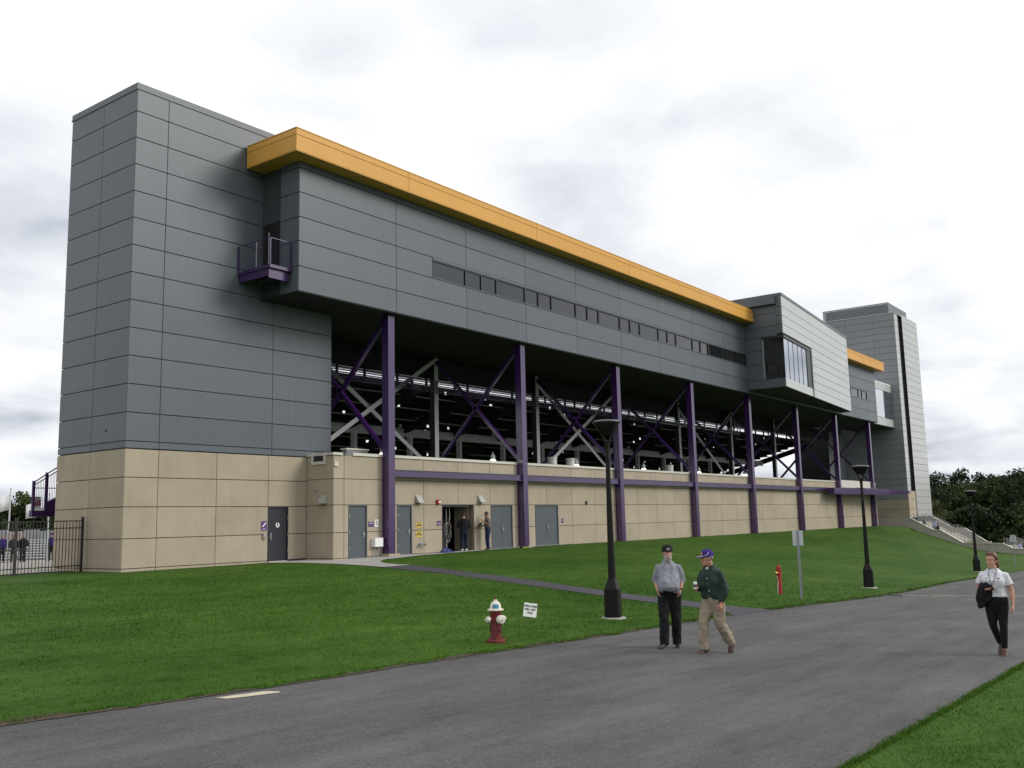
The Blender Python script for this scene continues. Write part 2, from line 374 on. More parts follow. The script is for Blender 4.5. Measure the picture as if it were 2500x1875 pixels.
# low cable ramp across the road and pale paint patch
KERB = mat('worn_kerb', (.15,.135,.11), rough=.9, var=.3, vscale=1.2, coords='World')
def cable_ramp():
    bl = [(32.9,9.95),(33.5,9.2),(34.1,8.45),(34.75,7.7),(35.4,6.9),(36.2,5.97),(37.0,5.0),(37.8,4.0),(38.6,3.0)]
    t = thing('cable_ramp', 'low pale cable ramp laid across the road behind the walking woman', 'cable ramp', (33.5, 9.2, zroad(33.5, 9.2)))
    for i, (a, c) in enumerate(zip(bl, bl[1:])):
        A_, B_ = Vector((*a, 0)), Vector((*c, 0)); d = (B_-A_).normalized(); q = Vector((-d.y, d.x, 0)); rings = []
        for p in (A_+d*.01, B_-d*.01):
            z = zroad(p.x, p.y); rings.append([p+q*.11+Vector((0,0,z)), p+q*.04+Vector((0,0,z+.04)), p-q*.04+Vector((0,0,z+.04)), p-q*.11+Vector((0,0,z))])
        kid(MB().loft(rings).obj('ramp_section', BLK if i == 0 else KERB), t)
cable_ramp()
pm = MB(); pp = [(7.03,9.70),(7.69,9.65),(7.79,9.50),(7.77,9.43),(7.30,9.49),(7.07,9.55)]
pm.add([(x, y, zroad(x, y)+.006) for x, y in pp], [tuple(range(6))])
CREAM = mat('cream_road_paint', (.50,.46,.33), rough=.8, var=.12, vscale=6, coords='World')
o = pm.obj('road_marking', CREAM); tag(o, 'cream painted patch at the grass edge of the road', None, None, 'structure')

# bare soil showing along the asphalt edge
SOIL = mat('bare_soil', (.050,.036,.022), rough=.95, var=.4, vscale=7, bump=.4, bscale=30, coords='World')
sb_ = MB(); sx = frange(-6, 70, .12)
for x in sx:
    e = edge(x); wd = .0+.20*max(0, mnoise.noise((x*.9, 4, 2))-.02)+.03*mnoise.noise((x*7, 4, 2))
    for y in (e-.045, e+max(.015, wd)): sb_.v.append((x, y, max(zroad(x, y)+.008, hgt(x, y)+.006) if y < e else hgt(x, y)+.009))
for i in range(len(sx)-1): sb_.f.append((2*i, 2*i+2, 2*i+3, 2*i+1)); sb_.m.append(0)
tag(sb_.obj('soil_edge', SOIL), 'strip of bare brown soil between road and lawn', None, None, 'structure')
# grass blades near the camera
def grass_blades():
    rng = np.random.default_rng(3)
    P = []
    def region(x0, x1, y0, y1, dens):
        n = int((x1-x0)*(y1-y0)*dens); X = rng.uniform(x0, x1, n); Y = rng.uniform(y0, y1, n)
        for x, y in zip(X, Y):
            if y > 9 and (y < edge(x)+rng.random()**2*.14-.03 or in_path(x, y, .03)): continue
            P.append((x, y))
    for cx in range(2, 70):
        for cy in list(range(-1, 3)) + list(range(9, 28)):
            dd = math.hypot(cx+.5, cy+.5)
            if cy < 3 and cx > 30 or cx/(cy+.01) < .3 and cy > 3: continue
            dens = 1700*min(1, (10.5/dd)**2.2)*max(0, min(1, (48-dd)/22))
            if dens > 8: region(cx, cx+1, cy, min(cy+1, 2.84) if cy == 2 else cy+1, dens)
    n_in = len(P)
    for x in rng.uniform(2, 60, 26000):
        if rng.random() > min(1, (14/x)**1.5): continue
        if 22.0 < x < 24.4: continue
        P.append((x, edge(x)+rng.normal()*.028+.012))
    for x in rng.uniform(6, 26, 12000): P.append((x, REDGE-.012+rng.normal()*.025))
    P = np.array(P); n = len(P)
    Z = np.array([max(hgt(x, y), zroad(x, y)-.01) for x, y in P]) - .008
    d = np.hypot(P[:,0], P[:,1]); hh = rng.uniform(.016, .036, n)*np.clip(d/16, .9, 1.4); ww = rng.uniform(.004, .008, n)*np.clip(d/10, 1, 3.2)
    fr = np.arange(n) >= n_in; cl = np.array([.7+.5*(mnoise.noise((x*1.1, y*2.0, 3))*.5+.5)+.3*mnoise.noise((x*4, y*4, 8)) for x, y in P]); hh = hh*cl; hh = np.where(fr, hh*1.5, hh)
    a = rng.uniform(0, 6.283, n); lean = rng.uniform(.0, .9, n)*hh; la = rng.uniform(0, 6.283, n)
    V = np.zeros((n, 3, 3)); V[:,0,0] = P[:,0]-np.cos(a)*ww; V[:,0,1] = P[:,1]-np.sin(a)*ww; V[:,0,2] = Z
    V[:,1,0] = P[:,0]+np.cos(a)*ww; V[:,1,1] = P[:,1]+np.sin(a)*ww; V[:,1,2] = Z
    V[:,2,0] = P[:,0]+np.cos(la)*lean; V[:,2,1] = P[:,1]+np.sin(la)*lean; V[:,2,2] = Z+hh
    me = bpy.data.meshes.new('grass'); me.vertices.add(3*n); me.vertices.foreach_set('co', V.reshape(-1))
    me.loops.add(3*n); me.loops.foreach_set('vertex_index', np.arange(3*n, dtype=np.int32))
    me.polygons.add(n); me.polygons.foreach_set('loop_start', np.arange(0, 3*n, 3, dtype=np.int32))
    me.update(calc_edges=True); me.materials.append(BLADE)
    tag(link('grass', me), 'short green grass blades of the lawn along the road edge', 'grass', None, 'stuff')
grass_blades()

# ------------------------------------------------------------------ panels
PCACHE = {}
def panel_mesh(wd, ht, dp, m, name):
    key = (round(wd,3), round(ht,3), round(dp,3), m.name)
    if key not in PCACHE:
        b = MB(); c = .007
        b.add([(0,dp,0),(wd,dp,0),(wd,dp,ht),(0,dp,ht),(0,c,0),(wd,c,0),(wd,c,ht),(0,c,ht),(c,0,c),(wd-c,0,c),(wd-c,0,ht-c),(c,0,ht-c)],
              [(0,1,5,4),(1,2,6,5),(2,3,7,6),(3,0,4,7),(4,5,9,8),(5,6,10,9),(6,7,11,10),(7,4,8,11),(8,9,10,11)])
        PCACHE[key] = b.mesh(name, m)
    return PCACHE[key]
def panel(parent, name, u0, u1, z0, z1, origin, rz, m, dp=.06, gu=.009, gz=.0115):
    """a cladding panel on a wall plane: local x along the wall, local -y outwards"""
    wd, ht = u1-u0-2*gu, z1-z0-2*gz
    if wd < .03 or ht < .03: return
    o = link(name, panel_mesh(wd, ht, dp, m, name), parent)
    c, s = math.cos(rz), math.sin(rz)
    o.location = (origin[0]+c*(u0+gu), origin[1]+s*(u0+gu), z0+gz); o.rotation_euler = (0,0,rz)
    return o
def grid_panels(parent, name, us, zs, origin, rz, m, skip=None, **kw):
    for u0, u1 in zip(us, us[1:]):
        for z0, z1 in zip(zs, zs[1:]):
            if skip and skip(u0, u1, z0, z1): continue
            panel(parent, name, u0, u1, z0, z1, origin, rz, m, **kw)

LV = [5.07, 5.32] + [5.32+.9925*i for i in range(1, 14)] + [18.05]
YT = 30.1
def door(parent, x0, x1, z0, z1, y, m, leaves=1, handle='right', disc=False, dark=False):
    r = link('door', None, parent)
    b = MB(); fwid = .05
    b.box(x0, x0+fwid, y-.015, y+.10, z0, z1); b.box(x1-fwid, x1, y-.015, y+.10, z0, z1); b.box(x0+fwid, x1-fwid, y-.015, y+.10, z1-fwid, z1)
    b.obj('door_frame', DOORM if not dark else DOORD, r)
    MB().box(x0+fwid, x1-fwid, y-.04, y+.1, z0-.03, z0+.035).obj('threshold', CHROME if not dark else CAPM, r)
    iw = (x1-x0-2*fwid)/leaves
    for i in range(leaves):
        a = x0+fwid+i*iw; MB().box(a+.006, a+iw-.006, y+.03, y+.08, z0+.04, z1-fwid-.008).obj('door_leaf', m, r)
    hx = {'right': x1-fwid-.10, 'left': x0+fwid+.09, 'mid': (x0+x1)/2+.06}[handle]
    h = MB(); zc = z0+.98
    h.box(hx-.03, hx+.03, y+.005, y+.03, zc-.10, zc+.12); h.bar((hx, y-.03, zc+.02), (hx-(.13 if handle != 'left' else -.0), y-.03, zc+.02), .02, .025)
    h.bar((hx, y+.02, zc+.02), (hx, y-.035, zc+.02), .025, .025)
    if handle == 'left' or handle == 'mid':
        h.bar((hx, y-.04, zc-.14), (hx, y-.04, zc+.16), .02, .03); h.bar((hx, y+.02, zc-.12), (hx, y-.04, zc-.12), .02, .02); h.bar((hx, y+.02, zc+.14), (hx, y-.04, zc+.14), .02, .02)
    h.obj('door_handle', CHROME, r)
    b = MB()
    hs = x0+.012 if handle == 'right' else x1-.05
    for q in (.2, .5, .8): b.box(hs, hs+.035, y-.025, y-.014, z0+(z1-z0)*q-.06, z0+(z1-z0)*q+.06)
    b.obj('hinge', CHROME, r)
    if disc:
        b = MB(); c = ((x0+x1)/2, y+.024, z0+1.42); b.lathe([(.0,-.004),(.095,-.004),(.095,.0),(0,.0)], 24, c, 'y'); d = b.obj('door_sign', WHITE, r)
        b = MB(); b.lathe([(.025,-.003),(.03,0)], 10, (c[0], c[1]-.006, c[2]+.045), 'y'); b.box(c[0]-.03, c[0]+.03, c[1]-.009, c[1]-.005, c[2]-.05, c[2]+.02); b.obj('pictogram', PURS, d)
    return r

# ------------------------------------------------------------------ left stair tower
def stair_tower():
    t = thing('stair_tower', 'tall dark grey panelled stair tower on a beige concrete base at the left end', 'tower', (17.95, YT, .9))
    inv = Matrix.Translation((-17.95, -YT, -.9)); kids = []
    X0, X1, Y1 = 17.95, 27.3, 34.6
    b = MB(); b.box(X0+.06, X1-.01, YT+.06, Y1-.06, .5, 18.05); kids.append(b.obj('wall_core', SEAL))
    us = [0, 1.29, 6.25, X1-X0]
    n0 = set(bpy.data.objects)
    grid_panels(None, 'wall_panel', us, LV, (X0, YT, 0), 0, PANEL)
    grid_panels(None, 'wall_panel', [0, Y1-YT-2.2, Y1-YT], LV, (X0, Y1, 0), -math.pi/2, PANEL)
    zc = [.62, .98, 1.985, 3.06, 4.07, 5.05]
    def sk(u0, u1, z0, z1): return u0 > 5.9 and z1 < 3.1
    ucs = [0, 1.29, 3.71, 6.1, 8.05]
    grid_panels(None, 'concrete_panel', ucs, zc, (X0, YT-.01, 0), 0, CONC, skip=sk, dp=.07, gu=.009, gz=.0115)
    for z0, z1 in zip(zc, zc[1:]):           # beside the door
        if z1 < 3.1:
            if z1 > 1: panel(None, 'concrete_panel', 7.1, 8.05, z0, z1, (X0, YT-.01, 0), 0, CONC, dp=.07, gu=.009, gz=.0115)
    grid_panels(None, 'concrete_panel', [0, Y1-YT-2.2, Y1-YT], zc, (X0-.01, Y1, 0), -math.pi/2, CONC, dp=.07, gu=.009, gz=.0115)
    MB().box(X0-.03, X1+.03, YT-.03, Y1+.03, 18.06, 18.12).obj('parapet_cap', PANEL)
    b = MB(); b.box(X0-.012, X1+.012, YT-.012, YT+.25, 18.12, 18.31); b.box(X0-.012, X0+.25, YT+.25, Y1+.012, 18.12, 18.31); b.box(X1-.25, X1+.012, YT+.25, Y1+.012, 18.12, 18.31); b.box(X0+.25, X1-.25, Y1-.25, Y1+.012, 18.12, 18.31); b.obj('parapet', PANEL)
    b = MB(); b.lathe([(.035,-.02),(.035,.01)], 10, (X0-.005, 31.35, 5.75), 'x'); b.obj('drain_hole', BLK)
    # right return of the tower seen past its corner
    grid_panels(None, 'wall_panel', [0, Y1-YT], LV, (X1, YT, 0), math.pi/2, PANEL)
    door(None, 24.05, 25.05, .92, 3.06, YT, DOORD, 1, 'left', True, True)
    for o in bpy.data.objects:
        if o not in n0 and o.parent is None: kid(o, t)
    kid(kids[0], t)
    # balcony between tower and press box
    n0 = set(bpy.data.objects)
    bal = link('balcony', None)
    bx0, bx1, by0, bz = 22.42, 23.47, 28.14, 12.12
    MB().box(bx0, bx1, by0, YT-.02, bz-.13, bz).obj('floor_slab', PURP, bal)
    b = MB(); b.box(bx0+.05, bx1-.02, by0+.12, by0+.17, bz-.50, bz-.133); b.box(bx0+.05, bx0+.10, by0+.171, YT-.02, bz-.42, bz-.133); b.obj('edge_beam', PURP, bal)
    for x, y in ((bx0+.02, YT-.06), (bx0+.02, 29.01), (bx0+.02, by0+.02), (bx1-.04, by0+.02)):
        MB().box(x-.022, x+.022, y-.022, y+.022, bz, bz+1.02).obj('post', PURP, bal)
    b = MB(); b.bar((bx0+.02, YT-.06, bz+1.03), (bx0+.02, by0+.02, bz+1.03), .03, .03); b.bar((bx0+.02, by0+.02, bz+1.03), (bx1-.04, by0+.02, bz+1.03), .03, .03); b.obj('handrail', PURP, bal)
    for k in range(9):
        z = bz+.1+k*.1
        b = MB(); b.tube([(bx0+.02, YT-.06, z), (bx0+.02, by0+.02, z)], .005, 5); b.tube([(bx0+.02, by0+.02, z), (bx1-.04, by0+.02, z)], .004, 5); b.obj('cable', PURPD, bal)
    MB().tube([(23.2, 29.2, bz), (23.2, 29.2, bz+1.6)], .018, 8).obj('downpipe', GALV, bal)
    kid(bal, t); return t
stair_tower()

# ------------------------------------------------------------------ grandstand: base wall, columns, braces, deck
CX = [28.88, 38.36, 47.78, 57.36, 66.83, 76.52, 86.2, 96.11]
YW = 28.5; YC = 28.1
WL = [.62, .98, 1.985, 3.08, 4.12, 5.06]
def grandstand():
    t = thing('grandstand', 'grandstand with long beige concrete base wall, purple steel columns and dark underside', 'grandstand', (26.0, YW, .9))
    n0 = set(bpy.data.objects)
    wall = link('base_wall', None)
    XE = 98.6
    b = MB()
    OPX0, OPX1 = 32.48, 34.75
    b.box(25.98+.07, OPX0, YW+.06, YW+.35, .4, 5.06); b.box(OPX1, 97.9, YW+.06, YW+.35, .4, 5.06); b.box(OPX0, OPX1, YW+.06, YW+.35, 3.08, 5.06)
    b.box(25.98+.065, 26.3, YW+.351, YT+.05, .4, 5.06)
    b.obj('wall_core', CSEAL, wall)
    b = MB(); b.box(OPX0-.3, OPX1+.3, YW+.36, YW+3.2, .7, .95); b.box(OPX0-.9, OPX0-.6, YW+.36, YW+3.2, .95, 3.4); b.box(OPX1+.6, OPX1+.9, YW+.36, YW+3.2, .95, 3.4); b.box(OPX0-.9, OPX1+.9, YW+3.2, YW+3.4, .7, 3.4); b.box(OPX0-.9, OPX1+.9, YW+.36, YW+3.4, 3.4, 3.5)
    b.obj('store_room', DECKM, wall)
    # inset left-facing return
    grid_panels(wall, 'concrete_panel', [0, YT-YW-.02], WL, (25.98, YT-.02, 0), -math.pi/2, CONC, dp=.06, gu=.009, gz=.0115)
    us = [25.98, 26.55] + [26.55+2.36*i for i in range(1, 30)]
    us = [u for u in us if u < 96.5] + [97.9]
    doors = [(26.8, 27.82, 'D'), (29.6, 30.5, 'D'), (OPX0, OPX1, 'O'), (36.05, 37.73, 'D'), (39.65, 41.72, 'D')]
    for z0, z1 in zip(WL, WL[1:]):
        segs = list(zip(us, us[1:]))
        if z1 < 3.1:
            out = []
            for a, c in segs:
                cur = [(a, c)]
                for d0, d1, _ in doors:
                    nxt = []
                    for p, q in cur:
                        if d1 <= p or d0 >= q: nxt.append((p, q)); continue
                        if d0 > p: nxt.append((p, d0))
                        if d1 < q: nxt.append((d1, q))
                    cur = nxt
                out += cur
            segs = out
        for a, c in segs: panel(wall, 'concrete_panel', a, c, z0, z1, (0, YW, 0), 0, CONC, gu=.009, gz=.0115)
    # coping
    b = MB(); b.box(27.0, 97.9, YW-.05, YW+.42, 5.07, 5.19); b.box(25.93, 26.45, YW-.05, YT, 5.07, 5.17); b.obj('coping', CAPM, wall)
    b = MB(); b.box(26.0, 26.2, YW-.055, YW+.05, 4.62, 4.80); b.obj('scupper_trim', CAPM, wall)
    # scupper notch frame on the return
    b = MB(); yy = 29.35
    b.box(25.925, 25.975, yy-.42, yy-.30, 4.72, 5.19); b.box(25.925, 25.975, yy+.30, yy+.42, 4.72, 5.19); b.box(25.925, 25.975, yy-.3, yy+.3, 4.72, 4.84); b.obj('scupper_frame', CAPM, wall)
    b = MB(); b.box(25.955, 25.978, yy-.3, yy+.3, 4.845, 5.06); b.obj('scupper_mouth', BLK, wall)
    door(wall, 26.8, 27.82, .90, 3.08, YW, DOORM, 1, 'right')
    door(wall, 29.6, 30.5, .95, 3.08, YW, DOORM, 1, 'right')
    door(wall, 36.05, 37.73, .93, 3.08, YW, DOORM, 2, 'mid')
    door(wall, 39.65, 41.72, .95, 3.08, YW, DOORM, 2, 'mid')
    b = MB(); b.box(OPX0, OPX0+.05, YW-.01, YW+.15, .95, 3.06); b.box(OPX0+.05, OPX1-.35, YW-.01, YW+.12, 2.99, 3.06); b.obj('door_frame', DOORD, wall)
    b = MB(); b.box(OPX1-.03, OPX1+.03, YW+.36, YW+1.2, .95, 3.0); b.obj('door_leaf', CONC, wall)
    # base skirt
    MB().box(26.0, 97.9, YW+.025, YW+.055, .4, .66).obj('wall_skirt', CONC, wall)
    # columns, first row (wide-flange sections) with their cross braces
    for i, x in enumerate(CX):
        z0 = 1.06 if i < 2 else .85
        b = MB(); b.box(x-.19, x+.19, YC, YC+.03, z0, 11.17); b.box(x-.19, x+.19, YC+.35, YC+.38, z0, 11.17); b.box(x-.012, x+.012, YC+.03, YC+.35, z0, 11.17)
        b.box(x-.186, x-.17, YC+.031, YC+.349, z0, 11.17)
        c = b.obj('column', PURP)
        MB().box(x-.33, x+.33, YC-.14, YW-.02, .6, z0).obj('footing', CONC, c)
        if i < 7:
            rc = MB().box(x-.15, x+.15, 33.95, 33.975, 1.0, 11.17).obj('rear_column', STEELB)
            MB().box(x-.15, x+.12, 33.976, 34.30, 1.0, 11.17).obj('web_shade', DECKM, rc)  # near-black side piece: shade on the column flank put into its colour
        for (za, zb_) in ((5.35, 10.95), (10.95, 5.35)):
            MB().bar((x, YC+.39, za), (x, 33.94, zb_), .15, .19, (1,0,0)).obj('brace', PURP)
    # rail beam between the columns
    for a, c in zip(CX, CX[1:]):
        b = MB(); b.box(a+.195, c-.195, YC+.10, YC+.125, 4.28, 4.53); b.box(a+.195, c-.195, YC+.04, YC+.25, 4.531, 4.55); b.box(a+.195, c-.195, YC+.04, YC+.25, 4.255, 4.279); b.obj('rail_beam', PURP)
    # inner braces in the plane of the rear columns
    for i in (0, 2, 4):
        a, c = CX[i]+.18, CX[i+1]-.18
        MB().bar((a, 33.90, 5.3), (c, 33.90, 11.0), .22, .03, (0,1,0)).obj('inner_brace', STEELB)
        MB().bar((a, 34.34, 11.0), (c, 34.34, 5.3), .22, .03, (0,1,0)).obj('inner_brace', STEELB)
    # horizontal pipes / louvre band, guard posts in the daylight gap
    for k in range(6):
        z = 9.22+k*.115
        MB().tube([(27.4, 33.6, z), (60.5 if k < 4 else 62, 33.6, z)], .032, 8).obj('louvre_pipe', PURP)
    for k, z in enumerate((9.28, 9.45, 9.62)):
        MB().tube([(60.6, 33.6, z), (77.2-.5*k, 33.6, z), (77.5-.5*k, 33.6, z+.2), (77.5-.5*k, 33.6, z+.9)], .05, 8).obj('conduit', STEEL)
    x = 29.0
    while x < 96:
        MB().box(x-.06, x+.06, 34.9, 35.0, 9.6, 11.2).obj('guard_post', DECKM); x += random.choice((1.15, 1.9, 2.4))
    MB().box(27.4, 103.0, 34.50, 34.72, 10.17, 11.18).obj('gap_girder', DECKM)  # dark girder added to narrow the bright daylight gap
    for k in range(9):
        MB().box(27.4, 96, 35.28, 35.30, 10.10+.034*k, 10.10+.034*k+.024+.001*k).obj('gap_slat', DECKM)  # slats packed closely, added to dim the daylight gap
    # third row: concrete beam on posts
    MB().box(27.4, 99.5, 40.7, 41.0, 7.62, 8.13).obj('raker_beam', STEELB)
    x = 29.0
    while x < 99:
        MB().box(x-.12, x+.12, 40.3, 40.6, .8, 7.6).obj('post', STEELB); x += 4.72
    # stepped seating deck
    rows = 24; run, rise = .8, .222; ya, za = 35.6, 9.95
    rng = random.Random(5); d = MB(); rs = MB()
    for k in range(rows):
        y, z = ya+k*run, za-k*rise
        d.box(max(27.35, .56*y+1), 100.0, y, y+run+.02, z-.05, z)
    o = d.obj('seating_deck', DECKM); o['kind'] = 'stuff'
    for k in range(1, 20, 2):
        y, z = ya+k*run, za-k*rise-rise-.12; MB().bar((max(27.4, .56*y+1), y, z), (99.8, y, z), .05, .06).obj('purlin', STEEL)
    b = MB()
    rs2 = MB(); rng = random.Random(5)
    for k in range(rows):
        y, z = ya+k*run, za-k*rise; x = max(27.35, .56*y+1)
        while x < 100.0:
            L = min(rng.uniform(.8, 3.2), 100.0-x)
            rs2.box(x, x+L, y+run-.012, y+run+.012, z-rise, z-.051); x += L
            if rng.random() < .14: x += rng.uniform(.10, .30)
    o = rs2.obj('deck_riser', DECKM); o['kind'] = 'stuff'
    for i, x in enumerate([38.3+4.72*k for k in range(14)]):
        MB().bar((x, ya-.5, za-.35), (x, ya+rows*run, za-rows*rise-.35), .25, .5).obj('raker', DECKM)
    # small light brackets along the raker beam top
    for i in range(14):
        x = 30.2+i*3.1
        MB().box(x-.07, x+.07, 40.65, 40.8, 8.16, 8.36).obj('bracket', WHITE)
    # end block in shade below the right end of the press box
    MB().box(103.06, 110.0, 34.86, 38.4, .3, 16.2).obj('end_core', SEAL)
    grid_panels(None, 'wall_panel', [0, 2.7, 5.2], [1.2+.99*i for i in range(11)], (103.0, 34.6, 0), 0, PANEL3)
    MB().box(103.06, 108.2, 34.65, 34.85, .3, 11.0).obj('end_core', SEAL)
    grid_panels(None, 'wall_panel', [0, 3.8], [1.2+.99*i for i in range(11)], (103.0, 38.4, 0), -math.pi/2, DECKM)  # left face painted near-black for the shade under the deck
    # cream lintel behind the last bay
    MB().box(86.6, 95.8, YW-.16, YW-.06, 4.62, 5.30).obj('lintel', CAPM)
    for o in list(bpy.data.objects):
        if o not in n0 and o.parent is None and o is not t: kid(o, t)
    return t
grandstand()

# entrance canopy at the right end
def canopy():
    t = thing('entrance_canopy', 'dark purple pointed steel canopy cantilevered at the right end of the base wall', 'canopy', (96, 27.6, 3.9))
    n0 = set(bpy.data.objects)
    poly = [(82.3,28.04),(82.3,27.4),(96.0,26.7),(106.0,27.35),(106.0,27.6),(98.2,28.04)]
    b = MB(); n = len(poly)
    top = 4.5
    vs2 = [(x, y, top - (.0 if x < 100 else .12)) for x, y in poly] + [(x, y, 3.95 if x < 97 else (4.05 if x < 100 else 4.22)) for x, y in poly]
    b.add(vs2, [tuple(range(n)), tuple(range(2*n-1, n-1, -1))] + [(i, n+i, n+(i+1)%n, (i+1)%n) for i in range(n)])
    b.obj('canopy_slab', PURP)
    MB().bar((87.2, 27.02, 4.53), (105.6, 27.2, 4.45), .05, .07).obj('edge_trim', PURP)
    for o in list(bpy.data.objects):
        if o not in n0 and o.parent is None and o is not t: kid(o, t)
canopy()

# ------------------------------------------------------------------ press box
BX0, BX1, YB, BZ0, BZ1 = 23.51, 97.97, 27.79, 11.22, 16.45
def press_box():
    t = thing('press_box', 'long grey panelled press box raised on columns with ochre roof edge', 'press box', (BX0, YB, BZ0))
    n0 = set(bpy.data.objects)
    b = MB(); b.box(BX0+.06, 31.2, YB+.06, 34.8, BZ0+.02, BZ1); b.box(31.2, 66.0, YB+.10, 34.8, BZ0+.02, BZ1); b.box(66.0, BX1-.06, YB+.06, 34.8, BZ0+.02, BZ1); b.obj('wall_core', SEAL)
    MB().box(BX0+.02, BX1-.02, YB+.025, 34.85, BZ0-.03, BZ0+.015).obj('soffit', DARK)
    bz = [BZ0, 12.20, 13.20, 14.17, 15.165, 16.155, BZ1]
    us = [BX0] + [28.89+4.715*i for i in range(15)] + [BX1]
    us = sorted(set(round(u, 3) for u in us)); us = [u for i, u in enumerate(us) if i == 0 or u-us[i-1] > .3]
    W0, W1 = 31.22, 65.85; V0, V1 = 88.9, 95.0
    for z0, z1 in zip(bz, bz[1:]):
        segs = list(zip(us, us[1:]))
        if abs(z0-13.20) < .01:
            out = []
            for a, c in segs:
                cur = [(a, c)]
                for d0, d1 in ((W0, W1), (V0, V1)):
                    nxt = []
                    for p, q in cur:
                        if d1 <= p or d0 >= q: nxt.append((p, q)); continue
                        if d0 > p: nxt.append((p, d0))
                        if d1 < q: nxt.append((d1, q))
                    cur = nxt
                out += cur
            segs = out
        for a, c in segs: panel(None, 'wall_panel', a, c, z0, z1, (0, YB, 0), 0, PANEL)
    # left end: front portion and recessed doorway
    grid_panels(None, 'wall_panel', [0, 1.12], bz, (BX0, YB+1.12, 0), -math.pi/2, PANEL)
    b = MB(); b.box(BX0+.07, BX0+.12, YB+1.14, YT, BZ0, BZ1); b.obj('recess_wall', mat('dark_cladding', (.035,.037,.042), rough=.5))
    b = MB(); b.box(BX0+.02, BX0+.065, YB+1.25, YB+2.15, 12.13, 14.25); b.obj('recess_door', FRAME)
    # strip window
    def strip(x0, x1, pat):
        wnd = link('strip_window', None)
        MB().box(x0, x1, YB-.02, YB+.09, 14.06, 14.165).obj('window_head', PANEL, wnd)
        MB().box(x0, x1, YB-.02, YB+.09, 13.205, 13.25).obj('window_sill', PANEL, wnd)
        x, k = x0, 0
        while x < x1-.2:
            w_ = min(pat[k % len(pat)], x1-x)
            MB().box(x+.05, x+w_-.05, YB+.045, YB+.06, 13.255, 14.0).obj('pane', GLASSW, wnd)
            MB().box(x+w_-.05, x+w_+.05, YB-.005, YB+.085, 13.252, 14.055).obj('mullion', FRAME, wnd)
            x += w_; k += 1
        MB().box(x0+.002, x1, YB+.0, YB+.085, 14.0, 14.055).obj('window_rail', FRAME, wnd)
    strip(W0, W1, (2.355, 1.18, 1.18)); strip(V0, V1, (1.1, 2.3, 1.1, 1.5))
    # ochre roof edge
    YF, F0, F1 = 27.06, 22.72, 98.95
    for a, c in ((F0, 66.3), (87.0, F1)):
        MB().box(a+.03, c-.03, YF+.03, YT-.05 if a < 30 else 34.5, 16.46, 17.30).obj('fascia_core', YELS)
        js = [a] + [u for u in (28.95, 38.4, 47.8, 57.25, 92.2) if a+.5 < u < c-.5] + [c]
        grid_panels(None, 'fascia_panel', js, [16.45, 17.07, 17.32], (0, YF, 0), 0, YEL, gu=.008, gz=.008)
        grid_panels(None, 'fascia_panel', [0, YT-.05-YF], [16.45, 17.07, 17.32], (a, YT-.05, 0), -math.pi/2, YEL, gu=.008, gz=.008)
        grid_panels(None, 'fascia_panel', [0, YT-.05-YF], [16.45, 17.07, 17.32], (c, YF, 0), math.pi/2, YEL, gu=.008, gz=.008)
        MB().box(a+.01, c-.01, YF+.01, YT-.06 if a < 30 else 34.5, 16.425, 16.455).obj('eaves_soffit', YEL)
        MB().box(a-.01, c+.01, YF-.01, YT-.06 if a < 30 else 34.5, 17.325, 17.36).obj('roof_cap', YEL)
    MB().box(27.5, BX1, YT-.0, 34.8, 16.46, 17.2).obj('roof_slab', DARK)
    # projecting bay, turned slightly off the facade
    bay = link('projecting_bay', None)
    A = Vector((65.9, 24.85)); Bp = Vector((87.1, 26.95)); ang = math.atan2(Bp.y-A.y, Bp.x-A.x); LEN = (Bp-A).length
    z0, z1 = 11.42, 18.10; GX = 6.35/math.cos(ang); GF = 7.9/math.cos(ang); gz0, gz1 = 12.06, 15.0
    ins = .08
    nrm = Vector((-math.sin(ang), math.cos(ang)))
    def fp(u, d): q = A + Vector((math.cos(ang), math.sin(ang)))*u + nrm*d; return (q.x, q.y)
    # core: split around the corner glazing so that the room behind the glass is real
    b = MB()
    b.prism([fp(.08, ins), fp(LEN-.05, ins), (87.0, 27.8), (65.98, 27.8)], 'z', 15.22, z1)
    b.prism([fp(.08, ins), fp(LEN-.05, ins), (87.0, 27.8), (65.98, 27.8)], 'z', z0+.02, 12.0)
    b.prism([fp(GF, ins), fp(LEN-.05, ins), (87.0, 27.8), (fp(GF, ins)[0], 27.8)], 'z', 12.0, 15.22)
    b.prism([(65.98, 26.5), (66.4, 26.5), (66.4, 27.8), (65.98, 27.8)], 'z', 12.0, 15.22)
    b.prism([(66.4, 27.5), (73.5, 27.5), (73.5, 27.8), (66.4, 27.8)], 'z', 12.0, 15.22)
    b.obj('bay_core', DARK, bay)
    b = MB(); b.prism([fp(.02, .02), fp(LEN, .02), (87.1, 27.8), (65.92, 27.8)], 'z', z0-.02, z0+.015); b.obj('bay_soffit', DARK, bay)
    cz = [z0, 12.06] + [12.06+.657*i for i in range(1, 10)]
    cz = [z for z in cz if z < z1-.2] + [z1]
    for q0, q1 in zip(cz, cz[1:]):
        mid = (q0+q1)/2
        segs = [(0, 8.25), (8.25, 16.85), (16.85, LEN)]
        if mid < gz0: segs = [(0, GF), (GF, 16.85), (16.85, LEN)]
        elif mid < 15.2: segs = [(GF, 16.85), (16.85, LEN)]
        for a, c in segs: panel(bay, 'wall_panel', a, c, q0, q1, (A.x, A.y, 0), ang, PANEL2, gz=.012)
    MB().prism([fp(-.02, -.02), fp(LEN+.02, -.02), (87.12, 29.5), (65.9, 29.5)], 'z', 18.11, 18.33).obj('roof_cap', PANEL, bay)
    # left end: recessed dark cladding below a lighter frame
    rec = .30
    lw = 27.79-24.87
